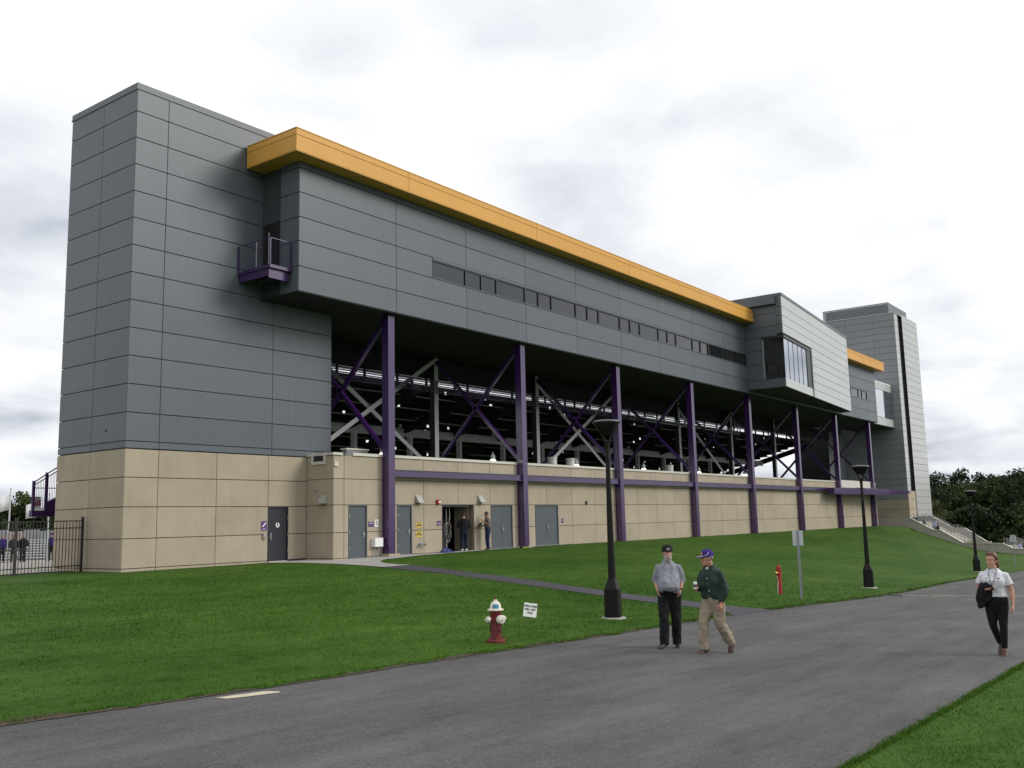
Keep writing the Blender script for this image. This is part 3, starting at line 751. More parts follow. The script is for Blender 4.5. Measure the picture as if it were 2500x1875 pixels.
    for q0, q1 in zip(cz, cz[1:]):
        mid = (q0+q1)/2
        if mid > 15.2:
            panel(bay, 'wall_panel', lw-.24, lw-.01, q0, q1, (65.9, 27.79, 0), -math.pi/2, PANEL, gz=.012)
            panel(bay, 'wall_panel', lw-.44, lw-.24, q0, q1, (65.9, 27.79, 0), -math.pi/2, PANEL, gz=.012)
    zz = [15.2, 15.95, 16.9, 17.5]
    for q0, q1 in zip(zz, zz[1:]): panel(bay, 'wall_panel', .0, lw-.44, q0, q1, (65.93, 27.79, 0), -math.pi/2, SEAL if False else PANEL)
    MB().box(65.55, 65.89, 25.30, 29.0, 17.52, 18.09).obj('bay_fascia', PANEL, bay)
    for q0, q1 in ((z0, 12.06), (12.06, 13.2), (13.2, 14.2), (14.2, 15.2)):
        panel(bay, 'wall_panel', 0, lw-1.6 if q0 > 12 else lw-.01, q0, q1, (65.9, 27.79, 0), -math.pi/2, PANEL)
    # corner glazing
    g = link('corner_window', None, bay)
    b = MB(); b.box(65.93, 65.95, 24.95, 26.40, gz0, gz1); b.obj('pane', GLASS, g)
    nP = 5; w_ = (GX-.05)/nP
    for i in range(nP):
        a, c = .05+i*w_+.015, .05+(i+1)*w_-.015
        MB().prism([fp(a, .05), fp(c, .05), fp(c, .07), fp(a, .07)], 'z', gz0, gz1-.02).obj('pane', GLASSB, g)
        if i: MB().prism([fp(a-.025, .02), fp(a-.005, .02), fp(a-.005, .09), fp(a-.025, .09)], 'z', gz0, gz1-.02).obj('mullion', STEEL, g)
    b = MB(); b.prism([fp(.0, -.02), fp(GF, -.02), fp(GF, .2), fp(.0, .2)], 'z', gz1, gz1+.21); b.obj('window_head', FRAME, g)
    b = MB(); b.box(65.88, 66.02, 24.9, 26.52, gz1+.003, gz1+.20); b.obj('window_head', FRAME, g)
    b = MB(); b.prism([fp(GX, .01), fp(GF-.25, .01), fp(GF-.25, .25), fp(GX, .25)], 'z', gz0-.04, gz1-.003); b.obj('window_jamb', FRAME, g)
    b = MB(); b.prism([fp(GF-.25, -.04), fp(GF, -.04), fp(GF, .2), fp(GF-.25, .2)], 'z', z0, gz1+.21); b.obj('window_jamb', PANEL, g)
    b = MB(); b.box(65.9, 66.0, 26.40, 26.48, gz0, gz1); b.obj('window_jamb', STEEL, g)
    b = MB(); b.box(65.91, 65.97, 24.88, 24.94, gz0, gz1-.003); b.obj('corner_post', FRAME, g)
    for o in list(bpy.data.objects):
        if o not in n0 and o.parent is None and o is not t: kid(o, t)
press_box()

# ------------------------------------------------------------------ right tower and bridge
def elevator_tower():
    t = thing('elevator_tower', 'pale grey panelled lift tower with louvred crown at the right end', 'tower', (108.3, 28.12, 1.6))
    n0 = set(bpy.data.objects)
    X0, X1, Y0, Y1, Z0, Z1 = 108.3, 117.6, 28.12, 36.1, 3.70, 24.2
    b = MB(); b.box(X0+.05, 109.6, Y0+.05, Y1-.05, 1.0, Z1); b.box(109.6, 111.3, Y0+.24, Y1-.05, 1.0, Z1); b.box(111.3, X1-.05, Y0+.0, Y1-.05, 1.0, Z1); b.obj('wall_core', SEAL)
    zs = [Z0+.7321*i for i in range(29)]
    grid_panels(None, 'wall_panel', [0, 2.6, 5.6, Y1-Y0], zs, (X0, Y1, 0), -math.pi/2, PANEL3, gz=.013)
    grid_panels(None, 'wall_panel', [0, 1.25], zs, (X0, Y0, 0), 0, PANEL2, gz=.013)
    zs2 = [1.75+.7321*i for i in range(32)]
    grid_panels(None, 'wall_panel', [0, X1-111.2], [z for z in zs2 if z < Z1+.3], (111.2, Y0-.06, 0), 0, PANEL2, gz=.013)
    grid_panels(None, 'wall_panel', [0, .26], [z for z in zs2 if z < Z1+.3], (111.2, Y0+.20, 0), -math.pi/2, FRAME, gz=.013)
    for i in range(24):
        z = 4.6+i*.82
        if z < Z1-.7: MB().box(109.62, 111.18, Y0+.16, Y0+.19, z+.03, z+.79).obj('slot_pane', GLASSW)
    for i in range(25):
        z = 4.6+i*.82
        if z < Z1-.5: MB().box(109.6, 111.19, Y0+.145, Y0+.20, z-.018, z+.018).obj('slot_mullion', FRAME)
    zc = [1.66, 2.6, 3.68]
    grid_panels(None, 'concrete_panel', [0, Y1-Y0], zc, (X0-.005, Y1, 0), -math.pi/2, CONC, gu=.01, gz=.015)
    grid_panels(None, 'concrete_panel', [0, 2.85], zc+[4.55], (X0, Y0-.005, 0), 0, CONC, gu=.01, gz=.015, skip=lambda a, b_, c, d: False)
    MB().box(X0-.02, X0+.0, Y0+3.4, Y0+5.6, 1.68, 3.05).obj('dark_opening', BLK)
    MB().box(X0-.03, X1+.03, Y0-.07, Y1+.03, Z1+.02, Z1+.10).obj('parapet_cap', PANEL2)
    # louvre crown
    MB().box(X0+.75, X1-1.9, Y0+.95, Y1-.2, Z1+.1, Z1+1.25).obj('plant_room', DARK)
    for k in range(9):
        z = Z1+.12+k*.145
        b = MB(); b.box(X0+.35, X1-1.5, Y0+.62, Y0+.74, z, z+.10); b.box(X0+.35, X0+.47, Y0+.74, Y1, z, z+.10); b.box(X1-1.62, X1-1.5, Y0+.74, Y1, z, z+.10); b.obj('louvre_blade', PANEL3)
    # glazed bridge
    br = link('bridge', None)
    b = MB(); b.box(97.6, X0+.02, 29.06, 33.5, 11.55, 16.0); b.obj('bridge_core', SEAL, br)
    grid_panels(br, 'wall_panel', [0, 4.9, 9.9], [11.45, 12.3], (98.4, 29.0, 0), 0, PANEL2)
    grid_panels(br, 'wall_panel', [0, 4.9, 9.9], [15.25, 16.0], (98.4, 29.0, 0), 0, PANEL2)
    for i in range(3): MB().box(98.5+3.25*i, 101.7+3.25*i, 29.02, 29.05, 12.33, 15.23).obj('bridge_pane', GLASSB, br)
    MB().box(97.6, X0, 28.98, 33.6, 16.0, 16.12).obj('bridge_roof', WHITE, br)
    MB().box(97.6, X0, 29.01, 33.5, 11.40, 11.44).obj('bridge_soffit', DARK, br)
    for o in list(bpy.data.objects):
        if o not in n0 and o.parent is None and o is not t: kid(o, t)
elevator_tower()

# ------------------------------------------------------------------ outdoor staircase
def staircase():
    t = thing('outdoor_staircase', 'pale concrete outdoor staircase with metal handrails descending beside the right tower', 'staircase', (108.3, 24, 0))
    n0 = set(bpy.data.objects)
    prof = [(36,1.66),(28.14,1.66),(25.83,.32),(25.18,.32),(23.01,-1.06),(19.27,-1.12),(18.38,-1.65),(16.9,-1.68),(14.5,-2.6)]
    poly = prof + [(14.5,-4.5),(36,-4.5)]
    b = MB(); b.prism(poly, 'x', 108.05, 108.35); b.obj('cheek_wall', CONC2)
    prof2 = [(28.0,1.65),(25.71,.32),(24.64,.32),(22.5,-1.2),(22.1,-1.22)]
    b = MB(); b.prism(prof2+[(22.1,-4.5),(28.0,-4.5)], 'x', 117.2, 117.5); b.obj('cheek_wall', CONC2)
    b = MB()
    for (ya, za), (yb, zb_) in zip(prof[1:], prof[2:]):
        b.prism([(ya, za), (yb, zb_), (yb, zb_+.05), (ya, za+.05)], 'x', 107.98, 108.42)
    b.obj('coping', CAPM)
    b = MB()
    for (ya, za), (yb, zb_) in zip(prof2, prof2[1:]):
        b.prism([(ya, za), (yb, zb_), (yb, zb_+.05), (ya, za+.05)], 'x', 117.13, 117.57)
    b.obj('coping', CAPM)
    def zs(y):
        P = sorted((q[0], q[1]) for q in prof); return ip(y, P)-.45
    # treads
    y = 28.1; z = zs(28.14)
    MB().box(108.36, 117.19, 28.1, 36, -2, z).obj('landing', CONC2)
    for (ya, yb) in ((28.1, 25.83), (25.18, 23.01), (19.27, 18.38)):
        n = max(3, int(round((zs(ya)-zs(yb))/.155)))
        for k in range(n):
            y1 = lerp(ya, yb, k/n); y0 = lerp(ya, yb, (k+1)/n); zt = lerp(zs(ya), zs(yb), (k+1)/n)
            MB().box(108.36, 117.19, y0, y1-.002, zt-.6, zt).obj('step', CONC2)
    MB().box(108.36, 117.19, 25.18, 25.83, -1.5, zs(25.5)).obj('landing', CONC2)
    MB().box(108.36, 117.19, 19.27, 23.01, -3, zs(21)).obj('landing', CONC2)
    MB().box(108.36, 117.19, 12, 18.38, -5, zs(17)).obj('landing', CONC2)
    for x in (108.9, 110.6, 112.3, 114.0, 115.7):
        for (ya, yb) in ((28.0, 25.7), (25.2, 22.9), (19.4, 18.2)):
            for dz in (.95, .62):
                MB().tube([(x, ya, zs(ya)+dz), (x, yb, zs(yb)+dz)], .026, 6).obj('handrail', STEEL)
            for q in (.06, .5, .94):
                yy = lerp(ya, yb, q); MB().tube([(x, yy, zs(yy)), (x, yy, zs(yy)+.95)], .022, 6).obj('rail_post', STEEL)
    for o in list(bpy.data.objects):
        if o not in n0 and o.parent is None and o is not t: kid(o, t)
staircase()
print('structure done', len(bpy.data.objects))
# ------------------------------------------------------------------ street lamps
def lamp_proto(label, loc):
    t = thing('street_lamp', label, 'street lamp', loc, 0, 'street lamps along the road')
    b = MB(); b.lathe([(.0,-.05),(.30,-.05),(.30,.015),(.28,.03),(0,.03)], 24); b.obj('footing', CONCG, t)
    def sq(h0, w0, h1, w1, c=.22):
        def ring(w_, h):
            q = w_*(1-c); return [(q,-w_,h),(w_,-q,h),(w_,q,h),(q,w_,h),(-q,w_,h),(-w_,q,h),(-w_,-q,h),(-q,-w_,h)]
        return [ring(w0, h0), ring(w1, h1)]
    b = MB(); b.loft(sq(.03, .185, .66, .180)); b.obj('base_cover', LAMPB, t)
    b = MB(); b.loft(sq(.662, .180, .90, .088)); b.obj('base_shoulder', LAMPB, t)
    b = MB(); b.loft(sq(.88, .084, 3.80, .046, .3)); b.obj('pole', LAMPB, t)
    b = MB(); b.lathe([(.055,3.80),(.055,3.98),(.070,4.0),(.070,4.10),(.04,4.12)], 16); b.obj('collar', LAMPB, t)
    for k in range(4):
        a = math.pi/4+k*math.pi/2
        MB().tube([(.06*math.cos(a), .06*math.sin(a), 4.05), (.12*math.cos(a), .12*math.sin(a), 4.20), (.335*math.cos(a), .335*math.sin(a), 4.53)], .02, 6).obj('arm', LAMPB, t)
    b = MB(); b.lathe([(.05,4.29),(.14,4.28),(.18,4.30),(.325,4.54),(.325,4.555),(.10,4.56)], 32); o = b.obj('reflector', LAMPB, t, True)
    b = MB(); b.lathe([(.325,4.545),(.355,4.55),(.355,4.57),(.30,4.605),(.14,4.625),(0,4.63)], 32); o = b.obj('lamp_head', mat('lamp_top', (.06,.06,.06), rough=.35, spec=.5), t, True)
    return t
lp = [((18.8,11.42), 'dark street lamp on the lawn left of the two walking men'), ((36.17,11.03), 'dark street lamp between the sign post and the right tower'),
      ((58.31,11.83), 'dark street lamp in front of the trees behind the walking woman'), ((102.0,13.6), 'small distant street lamp head in front of the dark trees')]
l0 = lamp_proto(lp[0][1], (*lp[0][0], hgt(*lp[0][0])))
l0.rotation_euler.z = R_(20); l0.scale = (.94, .94, .97)
for (xy, lab) in lp[1:]:
    c = copy_tree(l0); c.location = (*xy, hgt(*xy)); c['label'] = lab

# ------------------------------------------------------------------ hydrant, lawn sign, posts
def hydrant():
    x, y = 13.45, 10.58
    t = thing('fire_hydrant', 'maroon fire hydrant with worn white caps and blue patch on its bonnet', 'fire hydrant', (x, y, hgt(x, y)), R_(-52))
    b = MB(); b.lathe([(.0,-.05),(.155,-.05),(.165,0),(.165,.045),(.15,.06),(.10,.062),(.098,.20),(.106,.205),(.106,.235),(.098,.24),(.096,.40),(.10,.52),(.115,.545),(0,.545)], 28); smoothed(b.obj('barrel', REDP, t), 35)
    b = MB()
    for k in range(8):
        a = k*math.pi/4; b.lathe([(.016,.06),(.016,.078),(0,.08)], 6, (.132*math.cos(a), .132*math.sin(a), 0))
    b.obj('flange_bolt', REDP, t)
    b = MB(); b.lathe([(.118,.546),(.142,.55),(.142,.57),(.10,.585),(.098,.62),(.088,.66),(.062,.695),(.034,.71),(.034,.735),(0,.74)], 28); smoothed(b.obj('bonnet', WHITEW, t), 35)
    b = MB(); b.lathe([(.020,.736),(.017,.775),(0,.78)], 5); b.obj('operating_nut', REDP, t)
    # blue patch: a shell segment proud of the bonnet
    pr = [(.1025,.588),(.1005,.622),(.0905,.66)]; b = MB(); n = 8
    vs2 = [(r*math.cos(a), r*math.sin(a), z) for r, z in pr for a in [R_(-118+i*9) for i in range(n)]]
    b.add(vs2, [(r*n+i, r*n+i+1, (r+1)*n+i+1, (r+1)*n+i) for r in range(2) for i in range(n-1)]); b.obj('painted_patch', BLUEP, t)
    def nozzle(ang, r, z, L):
        a = R_(ang); d = Vector((math.cos(a), math.sin(a), 0)); p = Vector((0,0,z))
        c = link('nozzle_cap', None, t)
        b = MB(); b.tube([p+d*.07, p+d*(.10+L*.3)], [r*.86, r*.86], 18); o = b.obj('nozzle', REDP, c)
        b = MB(); q = .10+L*.3; b.tube([p+d*q, p+d*(q+L*.45), p+d*(q+L*.62), p+d*(q+L*.64)], [r, r*.98, r*.8, r*.3], 18); b.obj('cap', WHITEW, c)
        b = MB(); b.tube([p+d*(q+L*.6), p+d*(q+L)], [r*.26, r*.24], 5); b.obj('cap_nut', WHITEW, c)
        ch = [p+d*(q+.01)+Vector((0,0,-r*.8)), p+d*(q*.9)+Vector((0,0,-r-.10)), p+d*.115+Vector((0,0,-r-.16))]
        b = MB(); b.tube(ch, .007, 5); b.obj('chain', BLK, c)
    nozzle(-55, .078, .40, .11); nozzle(-150, .055, .40, .09); nozzle(30, .055, .40, .09)
hydrant()
def text_obj(s, size, m, name, parent, loc, rot=(math.pi/2,0,0), align='CENTER', ext=.002):
    c = bpy.data.curves.new('lettering', 'FONT'); c.body = s; c.size = size; c.align_x = align; c.align_y = 'CENTER'; c.extrude = ext; c.offset = size*.03
    o = bpy.data.objects.new('lettering', c); COL.objects.link(o)
    dg = bpy.context.evaluated_depsgraph_get(); me = bpy.data.meshes.new_from_object(o.evaluated_get(dg))
    bpy.data.objects.remove(o); me.materials.clear(); me.materials.append(m)
    q = link(name, me, parent); q.location = loc; q.rotation_euler = rot; return q
def lawn_sign():
    x, y = 17.17, 12.57
    t = thing('lawn_sign', 'small white lawn sign with three lines of black lettering', 'sign', (x, y, hgt(x, y)), R_(-48)); t.rotation_euler = (R_(-14), R_(9), R_(-50))
    MB().box(-.145, .145, 0, .006, .03, .33).obj('sheet', WHITE, t)
    b = MB(); b.bar((-.12,.012,-.08), (-.12,.012,.32), .008, .008); b.bar((.12,.012,-.08), (.12,.012,.32), .008, .008); b.obj('wire_stake', GALV, t)
    for k, (s, z) in enumerate((('WELCOME', .262), ('YELL GET', .19), ('YOU', .115))): text_obj(s, .058, BLK, 'lettering', t, (0, -.003, z))
lawn_sign()
def red_post():
    x, y = 29.63, 11.82
    t = thing('red_standpipe', 'red standpipe post with brass outlet beside a sign post', 'post', (x, y, hgt(x, y)), R_(-30))
    b = MB(); b.lathe([(.072,-.1),(.072,.62),(.082,.62),(.082,.64),(.072,.64),(.072,.84),(.05,.87),(.03,.88),(.03,.92),(0,.92)], 18); smoothed(b.obj('barrel', REDB, t), 35)
    b = MB(); b.tube([(-.06,-.02,.66), (-.17,-.03,.66)], [.035,.04], 10); b.obj('outlet', mat('brass', (.5,.33,.12), rough=.4, metal=.8), t)
    b = MB(); b.tube([(-.075,0,.55),(-.055,-.03,.42),(-.08,-.02,.25),(-.08,0,0)], .012, 6); b.obj('cable', WHITE, t)
red_post()
def sign_post(label, x, y, h, rz, lean):
    t = thing('sign_post', label, 'sign', (x, y, hgt(x, y)), 0, 'sign posts seen from the back'); t.rotation_euler = (0, lean, rz)
    b = MB(); b.box(-.035, -.022, -.02, .012, -.1, h); b.box(.022, .035, -.02, .012, -.1, h); b.box(-.022, .022, .004, .012, -.1, h); b.obj('post', GALV, t)
    b = MB(); w_, z0 = .155, h-.46
    poly = [(-w_,z0),(w_,z0),(w_,h-.05),(w_*.85,h-.012),(w_*.5,h),(-w_*.5,h),(-w_*.85,h-.012),(-w_,h-.05)]; b.prism(poly, 'y', .014, .02); b.obj('sign_plate', SIGNB, t)
    b = MB()
    for z in (z0+.08, h-.1): b.lathe([(.012,-.03),(.012,-.022)], 6, (0,0.03,z), 'y')
    b.obj('bolt', GALV, t)
sign_post('blank pale sign on a grey steel post beside the red standpipe', 28.63, 10.75, 2.05, R_(-62), R_(0))
sign_post('blank sign on a post at the right edge beside the staircase', 70.31, 11.92, 2.1, R_(-80), R_(0))

# ------------------------------------------------------------------ things on the walls
def wall_thing(name, label, cat, loc, rz=0, group=None): return thing(name, label, cat, loc, rz, group)
def wall_light(label, loc, rz):
    t = wall_thing('wall_light', label, 'wall light', loc, rz, 'wedge shaped wall lights')
    MB().prism([(0,-.17),(-.22,-.17),(-.20,-.13),(-.02,.16),(0,.16)], 'x', -.17, .17).obj('housing', mat('light_housing', (.36,.36,.34), rough=.5), t)
    MB().box(-.14, .14, -.20, -.03, -.185, -.172).obj('lens', DARK, t)
wall_light('grey wedge wall light on the return beside the tower door', (25.975, 29.04, 3.32), -math.pi/2)
wall_light('grey wedge wall light between the single grey door and red alarm', (30.9, YW-.005, 3.34), 0)
wall_light('grey wedge wall light above the man with the folder', (35.2, YW-.005, 3.36), 0)
def flat_sign(name, label, loc, w_, h_, m, marks=(), group=None):
    t = wall_thing(name, label, 'sign', loc, 0, group)
    MB().box(-w_/2, w_/2, -.012, 0, -h_/2, h_/2).obj('plate', m, t)
    for kind, *a in marks:
        if kind == 'text': text_obj(a[0], a[1], a[2], 'lettering', t, (a[3], -.014, a[4]), ext=.001)
        else:
            b = MB(); b.bar(Vector((a[0], -.016, a[1])), Vector((a[2], -.016, a[3])), a[4], .004, (0,1,0)); b.obj('symbol', a[5], t)
flat_sign('door_sign', 'purple square sign with white diagonal symbol beside the charcoal door', (23.86, YT-.012, 2.32), .27, .36, PURS, [('bar', -.07,-.03,.08,.12,.045,WHITE), ('text','STAIR',.05,WHITE,0,-.13)])
flat_sign('door_sign', 'purple nameplate right of the leftmost grey door', (28.04, YW-.002, 2.29), .30, .20, PURS, [('text','ELECTRIC',.05,WHITE,0,.03)])
flat_sign('notice_plate', 'white upright notice next to the purple nameplate', (28.36, YW-.002, 2.33), .19, .30, WHITE, [('bar', -.03,.06,.03,.06,.05,PURS), ('bar', -.03,-.03,.03,-.03,.06,PURS)])
flat_sign('warning_sign', 'upper of two yellow signs beside the second grey door', (30.93, YW-.002, 2.21), .38, .27, YELS2, [('bar', -.13,-.04,-.03,.02,.07,BLK), ('bar', .13,-.04,.03,.02,.07,BLK), ('text','SPRINKLER',.045,BLK,0,.09)])
flat_sign('warning_sign', 'lower of two yellow signs beside the second grey door', (30.93, YW-.002, 1.82), .38, .27, YELS2, [('bar', -.13,-.04,-.03,.02,.07,BLK), ('bar', .13,-.04,.03,.02,.07,BLK), ('text','STANDPIPE',.045,BLK,0,.09)])
flat_sign('door_sign', 'purple nameplate left of the open doorway', (32.26, YW-.002, 2.27), .28, .20, PURS, [('text','STORAGE',.05,WHITE,0,-.02)])
flat_sign('door_sign', 'small purple square plate right of the last double door', (42.1, YW-.002, 2.25), .22, .22, PURS, [('text','101',.07,WHITE,0,0)])
flat_sign('switch_plate', 'grey switch plate left of the double door', (35.86, YW-.002, 1.83), .13, .22, CONCG, [('bar', 0,-.04,0,.05,.05,DARK)])
t = wall_thing('card_reader', 'small grey intercom box left of the charcoal door', 'box', (23.86, YT-.012, 1.93))
MB().box(-.07,.07,-.08,0,-.10,.10).obj('box', CONCG, t); MB().box(-.04,.04,-.09,-.081,-.06,.02).obj('grille', GALV, t)
t = wall_thing('utility_box', 'white electrical box with conduits left of the first purple column', 'box', (28.30, YW-.002, 1.55))
MB().box(-.23,.23,-.22,0,-.18,.18).obj('box', WHITE, t)
for x in (-.12, .08): MB().tube([(x,-.10,-.18),(x,-.10,-.62)], .022, 8).obj('conduit', GALV, t)
t = wall_thing('fire_alarm', 'small red alarm strobe above the purple nameplate', 'alarm', (32.18, YW-.002, 3.21))
MB().box(-.10,.10,-.09,0,-.10,.10).obj('housing', REDB, t); MB().box(-.02,.08,-.12,-.091,-.05,.05).obj('lens', WHITE, t)
t = wall_thing('hose_connection', 'twin brass fire hose connection low on the beige wall', 'hose connection', (31.05, YW-.002, 1.38))
for x in (-.12,.12): MB().tube([(x*.4,0,0),(x,-.12,-.01),(x*1.15,-.2,-.02)], [.04,.05,.055], 10).obj('outlet', GALV, t)
MB().lathe([(.11,0),(.11,-.012),(0,-.012)], 16, (0,0,0), 'y').obj('plate', GALV, t)
t = wall_thing('wall_socket', 'tiny dark weatherproof box high on the beige wall right of the doors', 'box', (44.48, YW-.002, 3.2))
MB().box(-.08,.08,-.07,0,-.09,.09).obj('box', DARK, t); MB().box(-.03,.08,-.085,-.071,-.04,.05).obj('cover', CONCG, t)
t = wall_thing('wall_spout', 'small round drain spout high on the return wall by the tower door', 'spout', (25.975, 29.5, 3.75), -math.pi/2)
MB().lathe([(.10,0),(.10,-.03),(.07,-.05),(.05,-.02)], 16, (0,0,0), 'y').obj('ring', CONCG, t)
# parapet lights (lit) and vents behind the coping
BULB = mat('lit_globe', (.9,.86,.75), rough=.4, emit=((1.0,.90,.68), 2.2))
pl = [29.30, 36.95, 44.46, 52.05, 59.72, 67.38]; nm = ['first', 'second', 'third', 'fourth', 'fifth', 'sixth']
for x, q in zip(pl, nm):
    t = thing('parapet_light', f'lit white globe light behind the parapet, {q} from the left', 'light', (x, 29.05, 5.19), 0, 'globe lights along the parapet')
    MB().lathe([(.07,-.12),(.15,-.08),(.16,.06),(.10,.14),(0,.15)], 14).obj('globe', BULB, t, True)
    MB().lathe([(.10,.13),(.12,.16),(.12,.32),(.03,.42),(.03,.5),(0,.5)], 10).obj('cage', GALV, t)
    MB().bar((0,.0,-.6), (0,0,-.11), .05, .05).obj('stem', GALV, t)
for x, q in zip((42.49, 44.25, 55.95), ('left of the street lamp head', 'just left of the street lamp pole', 'right of the street lamp pole')):
    t = thing('roof_vent', f'pale cylindrical vent behind the parapet, {q}', 'vent', (x, 29.3, 4.6), 0, 'vents behind the parapet')
    MB().lathe([(.24,0),(.24,.98),(.27,.98),(.27,1.06),(0,1.08)], 18).obj('pipe', mat('vent_metal', (.5,.5,.48), rough=.5), t)
t = thing('junction_box', 'small white box on the parapet by the tower', 'box', (27.9, 29.3, 4.6)); MB().box(-.6,.6,-.15,.15,0,.78).obj('body', mat('dull_box', (.2,.2,.2), rough=.6), t); MB().box(-.65,.65,-.18,.18,.78,.84).obj('lid', CAPM, t)

# ------------------------------------------------------------------ things in and by the open doorway
t = thing('cable_reel', 'tangle of pale and dark cables hanging from a pole in the open doorway', 'cables', (33.05, 28.75, .96))
MB().tube([(.0,0,0),(.0,.0,2.0)], .022, 8).obj('pole', STEEL, t); MB().tube([(-.55,.1,.3),(-.55,.1,2.0)], .02, 8).obj('pole', STEEL, t)
rng = random.Random(4)
for k in range(9):
    r = rng.uniform(.16,.32); c = Vector((rng.uniform(-.12,.16), rng.uniform(-.08,.05), rng.uniform(.75,1.1)))
    pts = [c+Vector((r*.6*math.cos(a), rng.uniform(-.03,.03), r*1.5*math.sin(a))) for a in [i*.45 for i in range(15)]]
    MB().tube(pts, .012, 5).obj('cable', (BLK, mat('brown_cable', (.08,.035,.025), rough=.6), STEEL)[k % 3], t)
MB().tube([(.28,.05,2.03),(.3,.05,1.5),(.26,.05,1.35),(.22,.05,1.5),(.26,.05,2.0)], .012, 5).obj('cable', WHITE, t)
t = thing('storage_case', 'dark storage case standing low inside the open doorway', 'case', (32.95, 29.2, .96)); MB().box(-.35,.35,-.3,.3,0,.75).obj('body', BLK, t); MB().box(-.36,.36,-.31,.31,.76,.82).obj('lid', BLK, t); MB().box(-.05,.05,-.33,-.312,.5,.6).obj('latch', GALV, t)
t = thing('equipment_rack', 'grey equipment rack deep inside the open doorway', 'rack', (33.1, 30.2, .96)); MB().box(-.5,.1,0,.5,0,1.9).obj('cabinet', mat('rack_grey', (.09,.09,.09), rough=.5), t); MB().box(-.36,-.05,-.02,-.003,1.2,1.5).obj('screen', BLK, t)
def tarp():
    t = thing('tarp', 'crumpled blue tarp on the ground at the open doorway', 'tarp', (32.35, 28.15, hgt(32.35, 28.0)+.02))
    b = MB(); n = 14; rng = random.Random(9)
    vs2 = [((i/n-.5)*.75, (j/n-.5)*.42, max(0, .22*(1-((i/n-.5)/.5)**2)*(1-((j/n-.5)/.5)**2)*(.6+.9*abs(mnoise.noise((i*.6, j*.6, 2))))+.0)) for j in range(n+1) for i in range(n+1)]
    b.add(vs2, [(j*(n+1)+i, j*(n+1)+i+1, (j+1)*(n+1)+i+1, (j+1)*(n+1)+i) for j in range(n) for i in range(n)]); b.obj('sheet', mat('blue_tarp', (.010,.016,.13), rough=.4), t)
tarp()
t = thing('wheel_chock', 'yellow and black block at the foot of the second column', 'block', (37.85, 27.93, hgt(37.85, 27.93))); MB().prism([(-.28,0),(.28,0),(.22,.09),(-.22,.09)], 'y', -.08, .08).obj('body', BLK, t); MB().box(-.2,.2,-.09,-.081,.005,.04).obj('stripe', YELS2, t)

# ------------------------------------------------------------------ left background: fence, stair landing, flags, bleachers
def fence():
    a = Vector((17.86, 32.38)); d = (Vector((14.2, 30.55))-a).normalized()
    d = (Vector((15.1, 32.2))-a).normalized()
    L = 7.0
    t = thing('iron_fence', 'black iron picket fence at the left beside the stair tower', 'fence', (a.x, a.y, .9))
    n0 = set(bpy.data.objects); rz = math.atan2(d.y, d.x)
    def P(s, z): q = a+d*s; return Vector((q.x, q.y, z))
    FM = mat('fence_black', (.012,.010,.009), rough=.45)
    def zb(s): q = a+d*s; return hgt(q.x, q.y)
    for s in (.06, 2.42, 4.8, 7.0):
        q = P(s, 0); b = MB(); b.cbox((0,0,.92), (.075,.075,1.98)); b.cbox((0,0,1.93), (.09,.09,.03)); o = b.obj('post', FM); o.location = (q.x, q.y, zb(s)-.05); o.rotation_euler.z = rz
    for h_ in (.22, 1.52, 1.76): MB().bar(P(.1, zb(0)+h_), P(L, zb(L)+h_), .035, .035).obj('rail', FM)
    me = MB().box(-.0095, .0095, -.0095, .0095, .04, 1.76).mesh('picket', FM)
    s = .06+.118
    while s < L:
        if min(abs(s-q) for q in (.06, 2.42, 4.8, 7.0)) > .06:
            o = link('picket', me); q = P(s, 0); o.location = (q.x, q.y, zb(s)); o.rotation_euler.z = rz
        s += .118
    for o in list(bpy.data.objects):
        if o not in n0 and o.parent is None: kid(o, t)
fence()
def landing():
    t = thing('stair_landing', 'purple steel stair landing with railing behind the left tower', 'stair landing', (18.5, 36.5, 2.8))
    n0 = set(bpy.data.objects); Y = 36.5
    MB().box(18.02, 18.58, Y-.05, Y+.0, 2.86, 3.10).obj('stringer', PURPD); MB().prism([(18.58,2.86),(20.2,3.75),(20.2,4.25),(18.58,3.42)], 'y', Y-.05, Y).obj('stringer', PURPD)
    MB().box(18.06, 19.6, Y+.002, Y+.25, 2.86, 3.10).obj('floor_slab', PURPD)
    for x, z0, z1 in ((18.06, 2.86, 4.22), (18.55, 3.0, 4.55), (19.9, 3.8, 5.3)): MB().box(x-.045, x+.045, Y-.06, Y+.03, z0, z1).obj('post', PURPD)
    MB().tube([(18.06,Y-.1,4.18),(18.55,Y-.1,4.52),(20.0,Y-.1,5.45)], .025, 8).obj('handrail', PURPD)
    MB().bar((18.08,Y,4.06), (20.0,Y,5.28), .03, .035).obj('rail', PURPD)
    MB().bar((18.08,Y,3.95), (19.4,Y,3.95), .03, .03).obj('rail', PURPD)
    MB().box(18.1, 18.5, Y-.03, Y, 3.11, 3.19).obj('toe_board', WHITE)
    x = 18.13
    while x < 19.9:
        MB().bar((x, Y, 3.15+max(0, x-18.6)*.57), (x, Y, 4.06+(x-18.08)*.635), .014, .014).obj('baluster', PURPD); x += .062
    b = MB(); b.box(18.10, 18.38, Y+.04, Y+.06, 3.2, 3.62); o = b.obj('banner', WHITE); bn = o
    for o in list(bpy.data.objects):
        if o not in n0 and o.parent is None: kid(o, t)
    text_obj('alS', .24, mat('red_print', (.5,.02,.05), rough=.6), 'banner_lettering', t, (18.26-18.5, .03, 3.38-2.8))
landing()
